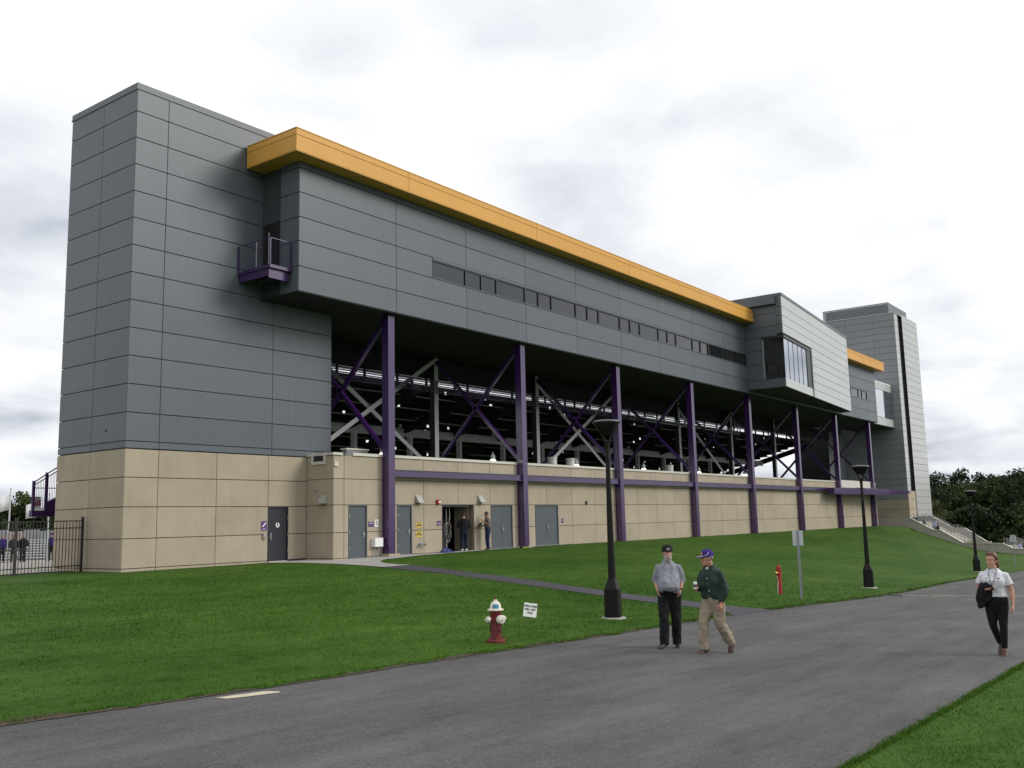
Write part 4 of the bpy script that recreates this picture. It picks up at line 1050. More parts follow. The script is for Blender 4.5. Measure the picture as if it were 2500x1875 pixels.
def flag(label, x, y, h, wpx, side, flagz):
    t = thing('flagpole', label, 'flagpole', (x, y, .4), 0, 'flagpoles on the plaza')
    MB().lathe([(.07,0),(.035,h),(.05,h+.03),(.05,h+.09),(0,h+.1)], 12).obj('pole', mat('pale_pole', (.55,.55,.55), rough=.4), t)
    b = MB(); n = 10
    cols = [(side*wpx*i/n*.80, -side*wpx*i/n*.60, .07*math.sin(i*.9)) for i in range(n+1)]
    vs2 = [(c[0], c[1]+c[2], flagz-.35*(i/n)**1.4) for i, c in enumerate(cols)] + [(c[0], c[1]+c[2], flagz-.95-.25*(i/n)) for i, c in enumerate(cols)]
    b.add(vs2, [(i, i+1, n+2+i, n+1+i) for i in range(n)]); o = b.obj('flag', mat('white_cloth', (.75,.75,.76), rough=.8), t, True)
    md = o.modifiers.new('thick', 'SOLIDIFY'); md.thickness = .01
flag('tall pale flagpole with white flag at the far left edge', 29.2, 61.9, 4.6, 1.1, -1, 4.25)
flag('pale flagpole with white flag seen under the purple landing', 30.72, 60.0, 4.2, 1.3, -1, 3.9)
def bleachers():
    t = thing('bleachers', 'white metal bleachers behind the iron fence', 'bleachers', (30, 66, .4), R_(-53))
    for k in range(8):
        MB().box(-9, 9, k*.7-.15, k*.7+.15, .18+k*.16, .22+k*.16).obj('seat_plank', WHITE, t)
        MB().box(-9, 9, k*.7+.2, k*.7+.5, .02+k*.16, .05+k*.16).obj('foot_plank', STEEL, t)
    for x in range(-9, 10, 3): MB().bar((x, 0, .05), (x, 5.6, 1.3), .06, .08).obj('frame', GALV, t)
    w2 = thing('low_wall', 'grey panelled low wall at the back of the plaza', 'wall', (33.5, 72, .4), R_(-53))
    for k in range(24): MB().box(-14+k*1.2, -14+k*1.2+1.15, 0, .12, 0, 1.95+.1*(k%2)).obj('wall_panel', (CONC2, STEEL, GALV)[k % 3], w2)
bleachers()
t = thing('folding_table', 'black folding table behind the fence at the left edge', 'table', (28.75, 61.0, .42), R_(-53)); MB().box(-.9,1.1,-.4,.4,.74,.79).obj('tabletop', BLK, t)
for x in (-.8,.9):
    for y in (-.3,.3): MB().bar((x,y,0),(x*.75,y,.74),.03,.03).obj('leg', BLK, t)

# ------------------------------------------------------------------ people
def remeshed(mb, voxel, smooth_it=4, fac=.5):
    me = bpy.data.meshes.new('tmp'); me.from_pydata(mb.v, [], mb.f); me.validate(); fix_normals(me)
    o = bpy.data.objects.new('tmp', me); COL.objects.link(o)
    r = o.modifiers.new('r', 'REMESH'); r.mode = 'VOXEL'; r.voxel_size = voxel
    s = o.modifiers.new('s', 'SMOOTH'); s.iterations = smooth_it; s.factor = fac
    dg = bpy.context.evaluated_depsgraph_get(); out = bpy.data.meshes.new_from_object(o.evaluated_get(dg))
    bpy.data.objects.remove(o); bpy.data.meshes.remove(me)
    out.polygons.foreach_set('use_smooth', [True]*len(out.polygons)); return out
def wrinkle(me, amp, sc, seed):
    n = len(me.vertices); co = np.zeros(n*3); me.vertices.foreach_get('co', co); no = np.zeros(n*3); me.vertices.foreach_get('normal', no)
    co = co.reshape(-1,3); no = no.reshape(-1,3)
    d = np.array([mnoise.noise((c[0]*sc[0]+seed, c[1]*sc[1], c[2]*sc[2])) + .5*mnoise.noise((c[0]*sc[0]*2.3, c[1]*sc[1]*2.3+seed, c[2]*sc[2]*2.3)) for c in co])
    co += no*(d*amp)[:,None]; me.vertices.foreach_set('co', co.reshape(-1)); me.update()
def extend_mesh(me, mb, mats):
    """append loose geometry (eyes, nails ...) to an existing mesh"""
    b = bmesh.new(); b.from_mesh(me)
    vv = [b.verts.new(p) for p in mb.v]
    for f, mi in zip(mb.f, mb.m):
        try: q = b.faces.new([vv[i] for i in f]); q.material_index = mi; q.smooth = True
        except ValueError: pass
    b.to_mesh(me); b.free(); me.materials.clear()
    for m in mats: me.materials.append(m)
HEAD = [(-.118,.020,-.078,-.040),(-.108,.034,-.088,-.02),(-.09,.045,-.090,.0),(-.065,.054,-.088,.028),(-.035,.061,-.086,.058),(0,.068,-.083,.084),(.03,.072,-.084,.094),(.06,.071,-.080,.093),(.085,.063,-.066,.080),(.103,.048,-.045,.06),(.115,.028,-.02,.035),(.119,.008,.0,.012)]
def head_rings(k=1.0, n=28, zmin=-1, zmax=1, dz=0.0, grow=0.0):
    R = []
    for z, hw, yf, yb in HEAD:
        if z < zmin or z > zmax: continue
        hw, yf, yb = hw*k+grow, yf*k-grow, yb*k+grow; cy = (yf+yb)/2; ry = (yb-yf)/2; ring = []
        for j in range(n):
            a = 2*math.pi*j/n; c, s = math.cos(a), math.sin(a)
            ring.append(Vector((hw*math.copysign(abs(c)**.9, c), cy+ry*math.copysign(abs(s)**.9, s), z*k+dz+(grow if z > .09 else 0))))
        R.append(ring)
    return R
def ell(mb, c, r, n=12, m=8, M=None):
    rings = []
    for i in range(m+1):
        t_ = math.pi*(i+.001)/(m+.002); ring = []
        for j in range(n):
            p = Vector((r[0]*math.sin(t_)*math.cos(2*math.pi*j/n), r[1]*math.sin(t_)*math.sin(2*math.pi*j/n), -r[2]*math.cos(t_)))
            if M: p = M @ p
            ring.append(Vector(c)+p)
        rings.append(ring)
    return mb.loft(rings)
SKIN = {'fair': mat('skin_fair', (.50,.27,.19), rough=.5, var=.08, vscale=25), 'ruddy': mat('skin_ruddy', (.46,.22,.15), rough=.5, var=.1, vscale=25), 'tan': mat('skin_tan', (.36,.18,.11), rough=.5)}
EYE = mat('eye_dark', (.02,.015,.012), rough=.2); LIP = mat('lips', (.34,.12,.10), rough=.5); EYEW = mat('eye_white', (.6,.58,.55), rough=.3)
def cloth(name, c, rough=.85, var=.1, vs=30): return mat(name, c, rough=rough, var=var, vscale=vs, bump=.15, bscale=120, spec=.25)
BLACKC = cloth('black_cloth', (.010,.010,.012))
def person(label, loc, rz, J, skin, voxel, clothes, group=None, hands=True, cat='person'):
    """J: joints in local space (facing -y, person's left +x)"""
    V = lambda k: Vector(J[k])
    hd = V('head'); HM = Matrix.Rotation(R_(J.get('head_yaw', 0)), 4, 'Z') @ Matrix.Rotation(R_(J.get('head_pitch', 0)), 4, 'X')
    HK = J.get('head_k', 1.07)
    def H(p): return hd + (HM @ (Vector(p)*HK))
    b = MB()
    b.loft([[H(p) for p in r] for r in head_rings()])
    b.tube([H((0,-.08,.022)), H((0,-.094,-.005)), H((0,-.112,-.034)), H((0,-.094,-.048))], [.008,.011,.015,.011], 8)
    for s in (-1, 1):
        ell(b, H((s*.070,.012,-.008)), (.010,.022,.034), 10, 6, HM.to_3x3())
        ell(b, H((s*.032,-.078,.030)), (.022,.012,.008), 8, 5, HM.to_3x3())
        ell(b, H((s*.036,-.066,-.030)), (.020,.018,.020), 8, 5, HM.to_3x3())
    ell(b, H((0,-.084,-.072)), (.026,.014,.010), 8, 5, HM.to_3x3()); ell(b, H((0,-.082,-.104)), (.020,.014,.014), 8, 5, HM.to_3x3())
    b.tube([V('neck_base')+Vector((0,.0,-.03)), V('neck_base').lerp(hd, .45)+Vector((0,.01,0)), H((0,.02,-.05))], [.066,.056,.054], 14)
    for z, cx, cy, rx, ry in []: pass
    tor = J['torso']            # list of (z, cx, cy, rx, ry)
    def ring(z, cx, cy, rx, ry, n=26, g=0.0, e=.82):
        R = []
        for j in range(n):
            a = 2*math.pi*j/n; c, s = math.cos(a), math.sin(a)
            R.append(Vector((cx+(rx+g)*math.copysign(abs(c)**e, c), cy+(ry+g)*math.copysign(abs(s)**e, s), z)))
        return R
    b.loft([ring(*q, g=-.02) for q in tor])
    for s in ('L', 'R'):
        sh, el, wr = V('sh'+s), V('el'+s), V('wr'+s)
        b.tube([sh, sh.lerp(el,.5), el, el.lerp(wr,.35), wr], [.052,.046,.038,.038,.026], 12)
        hp, kn, an, to = V('hip'+s), V('kn'+s), V('an'+s), V('toe'+s)
        b.tube([hp, hp.lerp(kn,.5), kn, kn.lerp(an,.35), an], [.080,.068,.050,.048,.034], 12)
        pass
        # hand
        hdv = Vector(J.get('hand'+s, (wr-el).normalized())).normalized(); pn = Vector(J.get('palm'+s, (1 if s == 'R' else -1, 0, 0)))
        pn = (pn - hdv*pn.dot(hdv)).normalized(); across = hdv.cross(pn)
        if hands:
            k0 = wr + hdv*.085
            b.tube([wr-hdv*.015, wr+hdv*.035, k0], [.027,.040,.040], 12, .45, across)
            cur = J.get('curl'+s, .35)
            for i in range(4):
                base = wr + hdv*(.078+.004*(1-abs(i-1.4))) + across*(i-1.5)*.0195
                Ls = (.072,.082,.076,.060)[i]; p = [base]; d = hdv.copy()
                for seg in (.42,.33,.25):
                    d = (d*math.cos(cur) + pn*math.sin(cur)).normalized(); p.append(p[-1]+d*Ls*seg)
                b.tube(p, [.0098,.0092,.0085,.0072], 8)
            d0 = (hdv*.65 - across*.75 + pn*.35).normalized(); q0 = wr+hdv*.028-across*.028
            d1 = (hdv*.9 - across*.2 + pn*.45).normalized()
            b.tube([q0, q0+d0*.038, q0+d0*.038+d1*.03, q0+d0*.038+d1*.054], [.014,.012,.0105,.0085], 8)
        else:
            ell(b, wr+hdv*.07, (.03,.03,.06), 8, 6, hdv.to_track_quat('Z','Y').to_matrix())
    me = remeshed(b, voxel, 2, .4)
    x = MB(); 
    for s in (-1, 1):
        x.cur = 3; ell(x, H((s*.031,-.0815,.010)), (.0125,.006,.006), 8, 5, HM.to_3x3())
        x.cur = 1; ell(x, H((s*.031,-.0868,.010)), (.0062,.003,.0058), 8, 5, HM.to_3x3())
        x.tube([H((s*.014,-.092,.028)), H((s*.032,-.0925,.034)), H((s*.05,-.083,.028))], .0036, 5)
    x.cur = 2; x.tube([H((-.024,-.0925,-.071)), H((0,-.0995,-.069)), H((.024,-.0925,-.071))], [.003,.0058,.003], 6)
    extend_mesh(me, x, [SKIN[skin], EYE, LIP, EYEW])
    o = link('person', me); o.location = loc; o.rotation_euler = (0,0,rz); tag(o, label, cat, group)
    # clothing
    c = clothes
    if 'shirt' in c:
        m, g, sl, wr_amp = c['shirt']     # material, puff, sleeve length (fraction: <1 upper arm, <2 forearm)
        b = MB(); tt = [q for q in tor if q[0] >= c.get('hem', .9)]
        b.loft([ring(*q, g=g*(.85 if i == 0 else 1)) for i, q in enumerate(tt)])
        for s in ('L', 'R'):
            sh, el, wr = V('sh'+s), V('el'+s), V('wr'+s)
            pts = [V('neck_base').lerp(sh, .40)+Vector((0,0,-.045)), sh, sh.lerp(el,.5)]; rr = [.050+g*.6, .056+g*1.0, .054+g*1.4]
            if sl <= 1: pts += [sh.lerp(el, sl)]; rr += [.060+g*1.3]
            else:
                pts += [el, el.lerp(wr, (sl-1)*.5), el.lerp(wr, sl-1)]; rr += [.050+g*1.5, .050+g*1.2, .036+g*.9]
            b.tube(pts, rr, 14)
        nb = V('neck_base')
        b.tube([nb+Vector((0,.01,-.06)), nb+Vector((0,.005,.0)), nb+Vector((0,.0,c.get('collar', .03)))], [.10,.078,.070], 16)
        sm_ = remeshed(b, voxel*1.3, 5); wrinkle(sm_, wr_amp, (9,9,5), 3.3); sm_.materials.clear(); sm_.materials.append(m); link('shirt' if not c.get('jacket') else 'jacket', sm_, o)
    if 'pants' in c:
        m, g, hemcut, wa = c['pants']
        b = MB(); tt = [q for q in tor if q[0] <= c.get('waist', 1.0)]
        b.loft([ring(*q, g=g*.35+.003) for q in tt])
        for s in ('L', 'R'):
            hp, kn, an = V('hip'+s), V('kn'+s), V('an'+s)
            e_ = kn.lerp(an, hemcut); 
            b.tube([hp+Vector((0,0,.04)), hp.lerp(kn,.25), hp.lerp(kn,.6), kn, kn.lerp(an,.5*hemcut), e_], [.095+g,.094+g,.078+g,.060+g*1.2,.054+g*1.4,.044+g*1.6], 16)
        pm_ = remeshed(b, voxel*1.3, 5); wrinkle(pm_, wa, (11,11,7), 8.1); pm_.materials.clear(); pm_.materials.append(m); link('trousers', pm_, o)
    if 'shoes' in c:
        m = c['shoes']
        if c.get('socks', True):
            for s in ('L', 'R'):
                kn, an = V('kn'+s), V('an'+s); MB().tube([kn.lerp(an,.75), an, an+(V('toe'+s)-an)*.25], [.052,.042,.036], 12).obj('sock', BLACKC, o, True)
        for s in ('L', 'R'):
            an, to = V('an'+s), V('toe'+s); d = (to-an); d2 = Vector((d.x, d.y, d.z)).normalized(); upv = Vector(J.get('sup'+s, (0,0,1)))
            sd_ = d2.cross(upv).normalized(); upv = sd_.cross(d2)
            st = an - d2*.075
            rings = []
            for q, w_, h_ in ((-.01,.018,.035),(0,.034,.075),(.06,.038,.10),(.11,.037,.082),(.17,.045,.058),(.225,.043,.045),(.262,.028,.032),(.272,.010,.018)):
                cpt = st + d2*q; rr = []
                zb = -.075
                for j in range(14):
                    a = 2*math.pi*j/14; cs, sn = math.cos(a), math.sin(a)
                    rr.append(cpt + sd_*w_*math.copysign(abs(cs)**.7, cs) + upv*(zb + h_/2 + h_/2*math.copysign(abs(sn)**.6, sn)))
                rings.append(rr)
            bb = MB(); bb.loft(rings); bb.obj('shoe', m, o, True)
            bb = MB(); bb.loft([[p - upv*.012 + (p-(st+d2*.12)).normalized()*.0 for p in r[7:14]] + [p - upv*.002 for p in reversed(r[7:14])] for r in rings[1:-1]]); 
            if c.get('sole'): bb.obj('shoe_sole', c['sole'], o)
    def add(name, mb, m, parent=o, smooth=True): return mb.obj(name, m, parent, smooth)
    if 'hair' in c:
        m, style = c['hair']; b = MB(); R = [[H(p) for p in r] for r in head_rings(grow=.011, n=36, zmin=-.07)]
        HR = head_rings(grow=.011, n=36, zmin=-.07); b.v = [p for r in R for p in r]; n = 36; loc_ = [p for r in HR for p in r]
        for i in range(len(R)-1):
            for j in range(n):
                k = (j+1) % n; f = (i*n+j, i*n+k, (i+1)*n+k, (i+1)*n+j); ctr = sum((loc_[q] for q in f), Vector())/4
                face = ctr.y < -.018 and ctr.z < ((.062 if ctr.y < -.055 else .045) if style != 'tied' else (.084 if ctr.y < -.04 else .055))
                ear = abs(ctr.x) > .05 and ctr.z < .0 and ctr.y < .035
                if not face and not ear and not (style == 'short' and ctr.z < -.045): b.f.append(f); b.m.append(0)
        b.f.append(tuple((len(R)-1)*n+j for j in range(n))); b.m.append(0)
        ho = add('hair', b, m)
        md = ho.modifiers.new('thick', 'SOLIDIFY'); md.thickness = .012; md.offset = -1
        if style == 'tied':
            b = MB(); ell(b, H((0,.105,-.02)), (.040,.035,.045), 12, 8); ell(b, H((.02,.10,-.075)), (.026,.03,.055), 10, 6); add('hair_bun', b, m)
    if 'cap' in c:
        m, brimdir, logo = c['cap']; b = MB(); HR = head_rings(grow=.018, n=32, zmin=.028)
        low = [Vector((p.x*1.0, p.y, .035)) for p in HR[0]]
        b.loft([[H(p) for p in r] for r in [low]+HR]); co = add('cap', b, m)
        b = MB(); n = 12; top = []; bot = []
        sgn = -1 if brimdir == 'front' else 1
        inner = [Vector((.075*math.cos(a), sgn*(.062+.035*math.sin(a)), .040)) for a in [math.pi*i/n for i in range(n+1)]]
        outer = [Vector((.080*math.cos(a), sgn*(.070+.105*math.sin(a)), .040-.016*math.sin(a)+.0)) for a in [math.pi*i/n for i in range(n+1)]]
        for th in (.004, -.004): b.v += [H(p+Vector((0,0,th))) for p in inner+outer]
        k = 2*(n+1)
        for i in range(n):
            b.f += [(i,i+1,n+2+i,n+1+i), (k+i,k+n+1+i,k+n+2+i,k+i+1), (n+1+i,n+2+i,k+n+2+i,k+n+1+i)]; b.m += [0,0,0]
        add('cap_brim', b, m, co, False)
        b = MB(); ell(b, H((0,0,.139)), (.008,.008,.004)); add('cap_button', b, m, co)
        if logo == 'patch':
            b = MB(); ell(b, H((0,-.094,.072)), (.032,.006,.020), 14, 6, HM.to_3x3()); add('cap_emblem', b, mat('grey_thread', (.33,.31,.29), rough=.8), co)
        if logo == 'stripe':
            WT = mat('white_thread', (.7,.7,.72), rough=.8)
            for yy in (-.02,):
                b = MB(); b.tube([H((.078,yy-.045,.045)), H((.086,yy,.06)), H((.080,yy+.02,.085)), H((.062,yy+.03,.110)), H((.035,yy+.035,.128))], .0045, 6); add('cap_stripe', b, WT, co)
            b = MB(); ell(b, H((.03,-.093,.078)), (.026,.008,.022), 12, 6, HM.to_3x3()); add('cap_emblem', b, mat('gold_thread', (.55,.36,.10), rough=.7), co)
            b = MB(); b.tube([H((.070,-.085,.046)), H((.04,-.150,.036)), H((0,-.168,.034))], .0055, 6); add('cap_stripe', b, WT, co)
    if 'beard' in c:
        b = MB(); HR = head_rings(grow=.007, n=36, zmax=-.03)
        R = [[H(p+Vector((0,-.003,-.006))) for p in r] for r in HR]; n = 36
        b.v = [p for r in R for p in r]; loc_ = [p for r in HR for p in r]
        for i in range(len(R)-1):
            for j in range(n):
                k = (j+1) % n; f = (i*n+j, i*n+k, (i+1)*n+k, (i+1)*n+j); ctr = sum((loc_[q] for q in f), Vector())/4
                if ctr.y < .012 and not (abs(ctr.x) < .026 and -.078 < ctr.z < -.062 and ctr.y < 0): b.f.append(f); b.m.append(0)
        b.f.append(tuple(range(n))); b.m.append(0)
        bo = add('beard', b, c['beard']); b = MB(); b.tube([H((-.032,-.094,-.064)), H((0,-.103,-.055)), H((.032,-.094,-.064))], [.005,.009,.005], 8); add('moustache', b, c['beard'])
    if 'glasses' in c:
        b = MB()
        for s in (-1, 1):
            pts = [H((s*.033+.022*math.cos(a), -.100+.006*abs(math.cos(a)), .010+.017*math.sin(a))) for a in [i*math.pi/8 for i in range(17)]]; b.tube(pts, .0016, 5); b.tube([H((s*.055,-.095,.014)), H((s*.074,-.04,.016)), H((s*.076,.02,.012))], .0016, 5)
        b.tube([H((-.011,-.102,.012)), H((.011,-.102,.012))], .0016, 5); add('glasses', b, CHROME)
    return o, H
def cloth(name, c, rough=.85, var=.1, vs=30): return mat(name, c, rough=rough, var=var, vscale=vs, bump=.15, bscale=120, spec=.25)
SHOEB = mat('black_leather', (.013,.012,.012), rough=.45); SHOEBR = mat('brown_leather', (.075,.035,.02), rough=.5); SOLE = mat('shoe_sole', (.05,.045,.04), rough=.7)
# man in grey sweatshirt, hands in pockets
J = dict(head=(0,-.045,1.610), head_yaw=8, head_pitch=4, neck_base=(0,-.005,1.465),
  torso=[(.74,0,.02,.09,.08),(.80,0,.02,.142,.11),(.86,0,.02,.160,.125),(.93,0,-.005,.172,.148),(.98,0,-.035,.176,.178),(1.04,0,-.055,.183,.202),(1.12,0,-.045,.182,.190),(1.22,0,-.015,.174,.155),(1.31,0,.005,.166,.130),(1.38,0,.01,.150,.110),(1.43,0,.008,.105,.088),(1.47,0,.0,.078,.07)],
  shL=(.172,.01,1.36), elL=(.232,.06,1.150), wrL=(.198,-.04,.985), handL=(-.25,-.25,-.93), palmL=(-1,0,0), curlL=.3,
  shR=(-.172,.01,1.36), elR=(-.226,.06,1.150), wrR=(-.198,-.05,.985), handR=(.25,-.25,-.93), palmR=(1,0,0), curlR=.3,
  hipL=(.092,.015,.90), knL=(.102,.02,.50), anL=(.100,.09,.095), toeL=(.115,-.06,.055),
  hipR=(-.092,.015,.90), knR=(-.105,-.10,.51), anR=(-.115,-.12,.115), toeR=(-.20,-.24,.085))
man1, H1 = person('grey-bearded man in grey sweatshirt and black trousers with hands in pockets', (15.05, 8.0, zroad(15.05, 8.0)), R_(-62), J, 'fair', .0085,
  dict(shirt=(cloth('grey_sweatshirt', (.25,.255,.29)), .010, 1.42, .020), hem=.92, collar=.055, pants=(cloth('black_trousers', (.0085,.0085,.010)), .020, 1.10, .016), waist=.99, shoes=SHOEB, cap=(BLACKC, 'back', 'patch'), hair=(mat('grey_hair', (.30,.28,.26), rough=.8), 'short'), beard=mat('grey_beard', (.42,.39,.36), rough=.9, var=.2, vscale=60), glasses=1))
b = MB(); b.lathe([(.031,-.012),(.035,-.012),(.035,.012),(.031,.012)], 16, (.202,-.034,.998)); b.obj('wristwatch', BLK, man1)
# man in green jacket holding a can
J = dict(head=(0,-.075,1.545), head_yaw=-28, head_pitch=5, neck_base=(0,-.01,1.395),
  torso=[(.70,0,.03,.085,.08),(.76,0,.03,.135,.11),(.80,0,.03,.155,.125),(.88,0,.025,.170,.138),(.94,0,.018,.176,.142),(1.02,0,.010,.178,.140),(1.12,0,.005,.184,.140),(1.21,0,.0,.186,.138),(1.28,0,.0,.176,.122),(1.335,0,.0,.145,.10),(1.38,0,.0,.098,.08),(1.42,0,-.005,.072,.07)],
  shL=(.172,.01,1.29), elL=(.228,.055,1.04), wrL=(.212,-.02,.815), handL=(-.05,-.15,-1), palmL=(-1,0,0), curlL=.45,
  shR=(-.172,.0,1.29), elR=(-.245,.03,1.06), wrR=(-.175,-.195,1.065), handR=(.55,-.80,.05), palmR=(.75,.55,.0), curlR=.75,
  hipL=(.088,.03,.86), knL=(.105,.05,.475), anL=(.12,.27,.165), toeL=(.13,.19,.045), supL=(0,-.55,.8),
  hipR=(-.088,.02,.86), knR=(-.10,-.13,.48), anR=(-.10,-.14,.095), toeR=(-.115,-.29,.055))
JG = cloth('green_jacket', (.016,.034,.026), rough=.6)
man2, H2 = person('man in dark green jacket, khaki trousers and purple cap holding a can', (14.85, 7.1, zroad(14.85, 7.1)), R_(-62-44), J, 'ruddy', .0085,
  dict(shirt=(JG, .021, 1.93, .022), hem=.87, collar=.05, jacket=True, pants=(cloth('khaki_trousers', (.285,.235,.175)), .022, 1.10, .022), waist=.95, shoes=SHOEBR, sole=SOLE, cap=(cloth('purple_cap_cloth', (.040,.018,.17)), 'front', 'stripe'), hair=(mat('pale_grey_hair', (.36,.31,.27), rough=.8), 'short')))
for p in ((.06,-.175,1.22), (.10,-.180,1.02)):
    b = MB(); ell(b, p, (.010,.006,.007)); b.obj('jacket_badge', WHITE, man2)
b = MB(); b.tube([(0,-.175,.98),(0,-.182,1.12),(0,-.160,1.30)], .005, 6); b.obj('zipper', BLK, man2)
b = MB(); ell(b, (0,-.085,1.375), (.035,.03,.03)); b.obj('shirt_collar', mat('pale_collar', (.45,.42,.36), rough=.8), man2)
can = thing('drink_can', 'white drink can held by the man in the green jacket', 'can', (0,0,0))
cm = man2.matrix_basis @ Vector((-.105,-.275,1.045)); can.location = (cm.x, cm.y, cm.z)
MB().lathe([(.024,0),(.032,.008),(.032,.108),(.027,.120),(.024,.122),(0,.12)], 20).obj('body', WHITE, can); MB().lathe([(.0325,.03),(.0325,.08)], 20).obj('label_band', mat('can_print', (.12,.08,.07), rough=.4), can)
# woman in white polo
J = dict(head=(0,-.035,1.535), head_yaw=-24, head_pitch=2, neck_base=(0,.0,1.395),
  torso=[(.68,0,.03,.085,.08),(.74,0,.03,.14,.11),(.80,0,.03,.168,.13),(.87,0,.025,.180,.142),(.94,0,.01,.168,.128),(1.01,0,-.002,.150,.112),(1.08,0,-.01,.145,.112),(1.16,0,-.022,.157,.132),(1.22,0,-.025,.165,.142),(1.27,0,-.005,.165,.118),(1.325,0,.0,.142,.095),(1.37,0,.0,.095,.075),(1.405,0,.0,.062,.060)],
  shL=(.172,.0,1.285), elL=(.245,.025,1.045), wrL=(.255,-.03,.815), handL=(0,-.12,-1), palmL=(-1,0,0), curlL=.4,
  shR=(-.172,.0,1.285), elR=(-.245,.03,1.065), wrR=(-.09,-.185,1.075), handR=(.85,-.45,.1), palmR=(0,0,1), curlR=.6,
  hipL=(.088,.02,.86), knL=(.085,-.03,.475), anL=(.065,.01,.09), toeL=(.075,-.135,.05),
  hipR=(-.088,.02,.86), knR=(-.075,.01,.475), anR=(-.012,.16,.165), toeR=(.0,.02,.055), supR=(0,.35,.9))
POLO = cloth('white_polo', (.66,.66,.70), rough=.8, var=.03)
woman, H3 = person('woman in white polo shirt and black leggings carrying a dark jacket', (17.61, 3.33, zroad(17.61, 3.33)), R_(-79.3-10), J, 'fair', .0085,
  dict(shirt=(POLO, .014, .62, .011), hem=.94, collar=-.012, pants=(cloth('black_leggings', (.008,.008,.009)), .002, .93, .003), waist=1.02, socks=False, shoes=SHOEBR, sole=SOLE, hair=(mat('auburn_hair', (.095,.028,.012), rough=.5, var=.25, vscale=40), 'tied')))
b = MB(); 
for s in (-1, 1): b.add([(s*.01,-.098,1.365),(s*.055,-.088,1.405),(s*.085,-.06,1.39),(s*.06,-.115,1.345)], [(0,1,2,3)])
co = b.obj('polo_collar', POLO, woman); md = co.modifiers.new('t', 'SOLIDIFY'); md.thickness = .006
b = MB(); b.tube([(-.062,-.05,1.42),(-.055,-.115,1.33),(-.03,-.178,1.22),(.0,-.180,1.135),(.03,-.178,1.22),(.055,-.115,1.33),(.062,-.05,1.42)], .0045, 6); b.obj('lanyard', mat('lanyard_cloth', (.06,.06,.09), rough=.7), woman)
b = MB(); b.box(-.03,.03,-.176,-.170,1.07,1.135); b.obj('pass_card', WHITE, woman)
b = MB(); b.tube([(-.105,-.150,1.252),(-.09,-.158,1.245),(-.065,-.162,1.256)], [.003,.0055,.001], 6); b.obj('chest_mark', BLK, woman)
b = MB()
for dx, dz in ((0,0),(.018,.006),(.034,-.002),(.016,-.014),(.048,-.008)): ell(b, (.068+dx,-.156+dx*.25,1.252+dz), (.009,.004,.008), 8, 5)
b.obj('chest_emblem', mat('crimson_thread', (.22,.02,.05), rough=.7), woman)
def draped_jacket():
    b = MB()
    b.tube([(-.235,.03,1.10),(-.19,-.075,1.115),(-.12,-.165,1.115),(-.055,-.205,1.105)], [.052,.064,.068,.052], 14)
    b.loft([[(-.16+.84*rx*math.cos(a)*1.0-.02*k, -.115+ry*math.sin(a)-.01*math.sin(3*a+k), z) for a in [2*math.pi*j/18 for j in range(18)]] for k, (z, rx, ry) in enumerate(((1.10,.13,.075),(1.02,.145,.075),(.94,.150,.066),(.87,.125,.056),(.80,.075,.04),(.76,.04,.028)))])
    b.v = [(p[0]+.045, p[1], p[2]) for p in b.v]
    me = remeshed(b, .011, 4); wrinkle(me, .022, (11,11,5), 1.7); me.materials.clear(); me.materials.append(BLACKC)
    t = link('jacket', me); t.location = woman.location; t.rotation_euler = woman.rotation_euler
    tag(t, 'black jacket draped over the arm of the woman in white', 'jacket')
draped_jacket()
ph = thing('phone', 'dark phone held in the hand of the woman in white', 'phone', (0,0,0)); q = woman.matrix_basis @ Vector((.0,-.245,1.10)); ph.location = (q.x, q.y, q.z); ph.rotation_euler = (R_(40),0,R_(-79-40))
MB().box(-.034,.034,-.005,.005,-.035,.08).obj('case', BLK, ph); MB().box(-.030,.030,-.0062,-.0052,-.03,.075).obj('screen', GLASS, ph)

def stand_J(**kw):
    J = dict(head=(0,-.03,1.625), neck_base=(0,0,1.475),
      torso=[(.75,0,.02,.08,.08),(.80,0,.02,.14,.11),(.86,0,.02,.160,.12),(.94,0,.02,.170,.125),(1.02,0,.01,.165,.12),(1.12,0,.0,.170,.12),(1.22,0,.0,.182,.125),(1.33,0,.0,.182,.118),(1.40,0,.0,.155,.10),(1.45,0,.0,.10,.08),(1.49,0,.0,.07,.065)],
      shL=(.188,.0,1.365), elL=(.245,.03,1.13), wrL=(.235,-.06,.90), shR=(-.188,.0,1.365), elR=(-.245,.03,1.13), wrR=(-.235,-.06,.90),
      hipL=(.09,.02,.92), knL=(.10,-.01,.50), anL=(.105,.02,.09), toeL=(.13,-.14,.05), hipR=(-.09,.02,.92), knR=(-.10,-.01,.50), anR=(-.105,.02,.09), toeR=(-.13,-.14,.05))
    J.update(kw); return J
JEANS = cloth('blue_jeans', (.020,.030,.085)); NAVY = cloth('dark_jeans', (.012,.018,.035)); GREYP = cloth('grey_polo', (.11,.105,.10)); PURC = cloth('purple_cloth', (.035,.018,.15)); LBLUE = cloth('pale_blue_cloth', (.28,.32,.50)); DGREY = cloth('dark_grey_cloth', (.028,.028,.034))
BRHAIR = mat('brown_hair', (.035,.018,.010), rough=.6); BLHAIR = mat('blond_hair', (.33,.22,.09), rough=.6); BKHAIR = mat('black_hair', (.012,.010,.009), rough=.5)
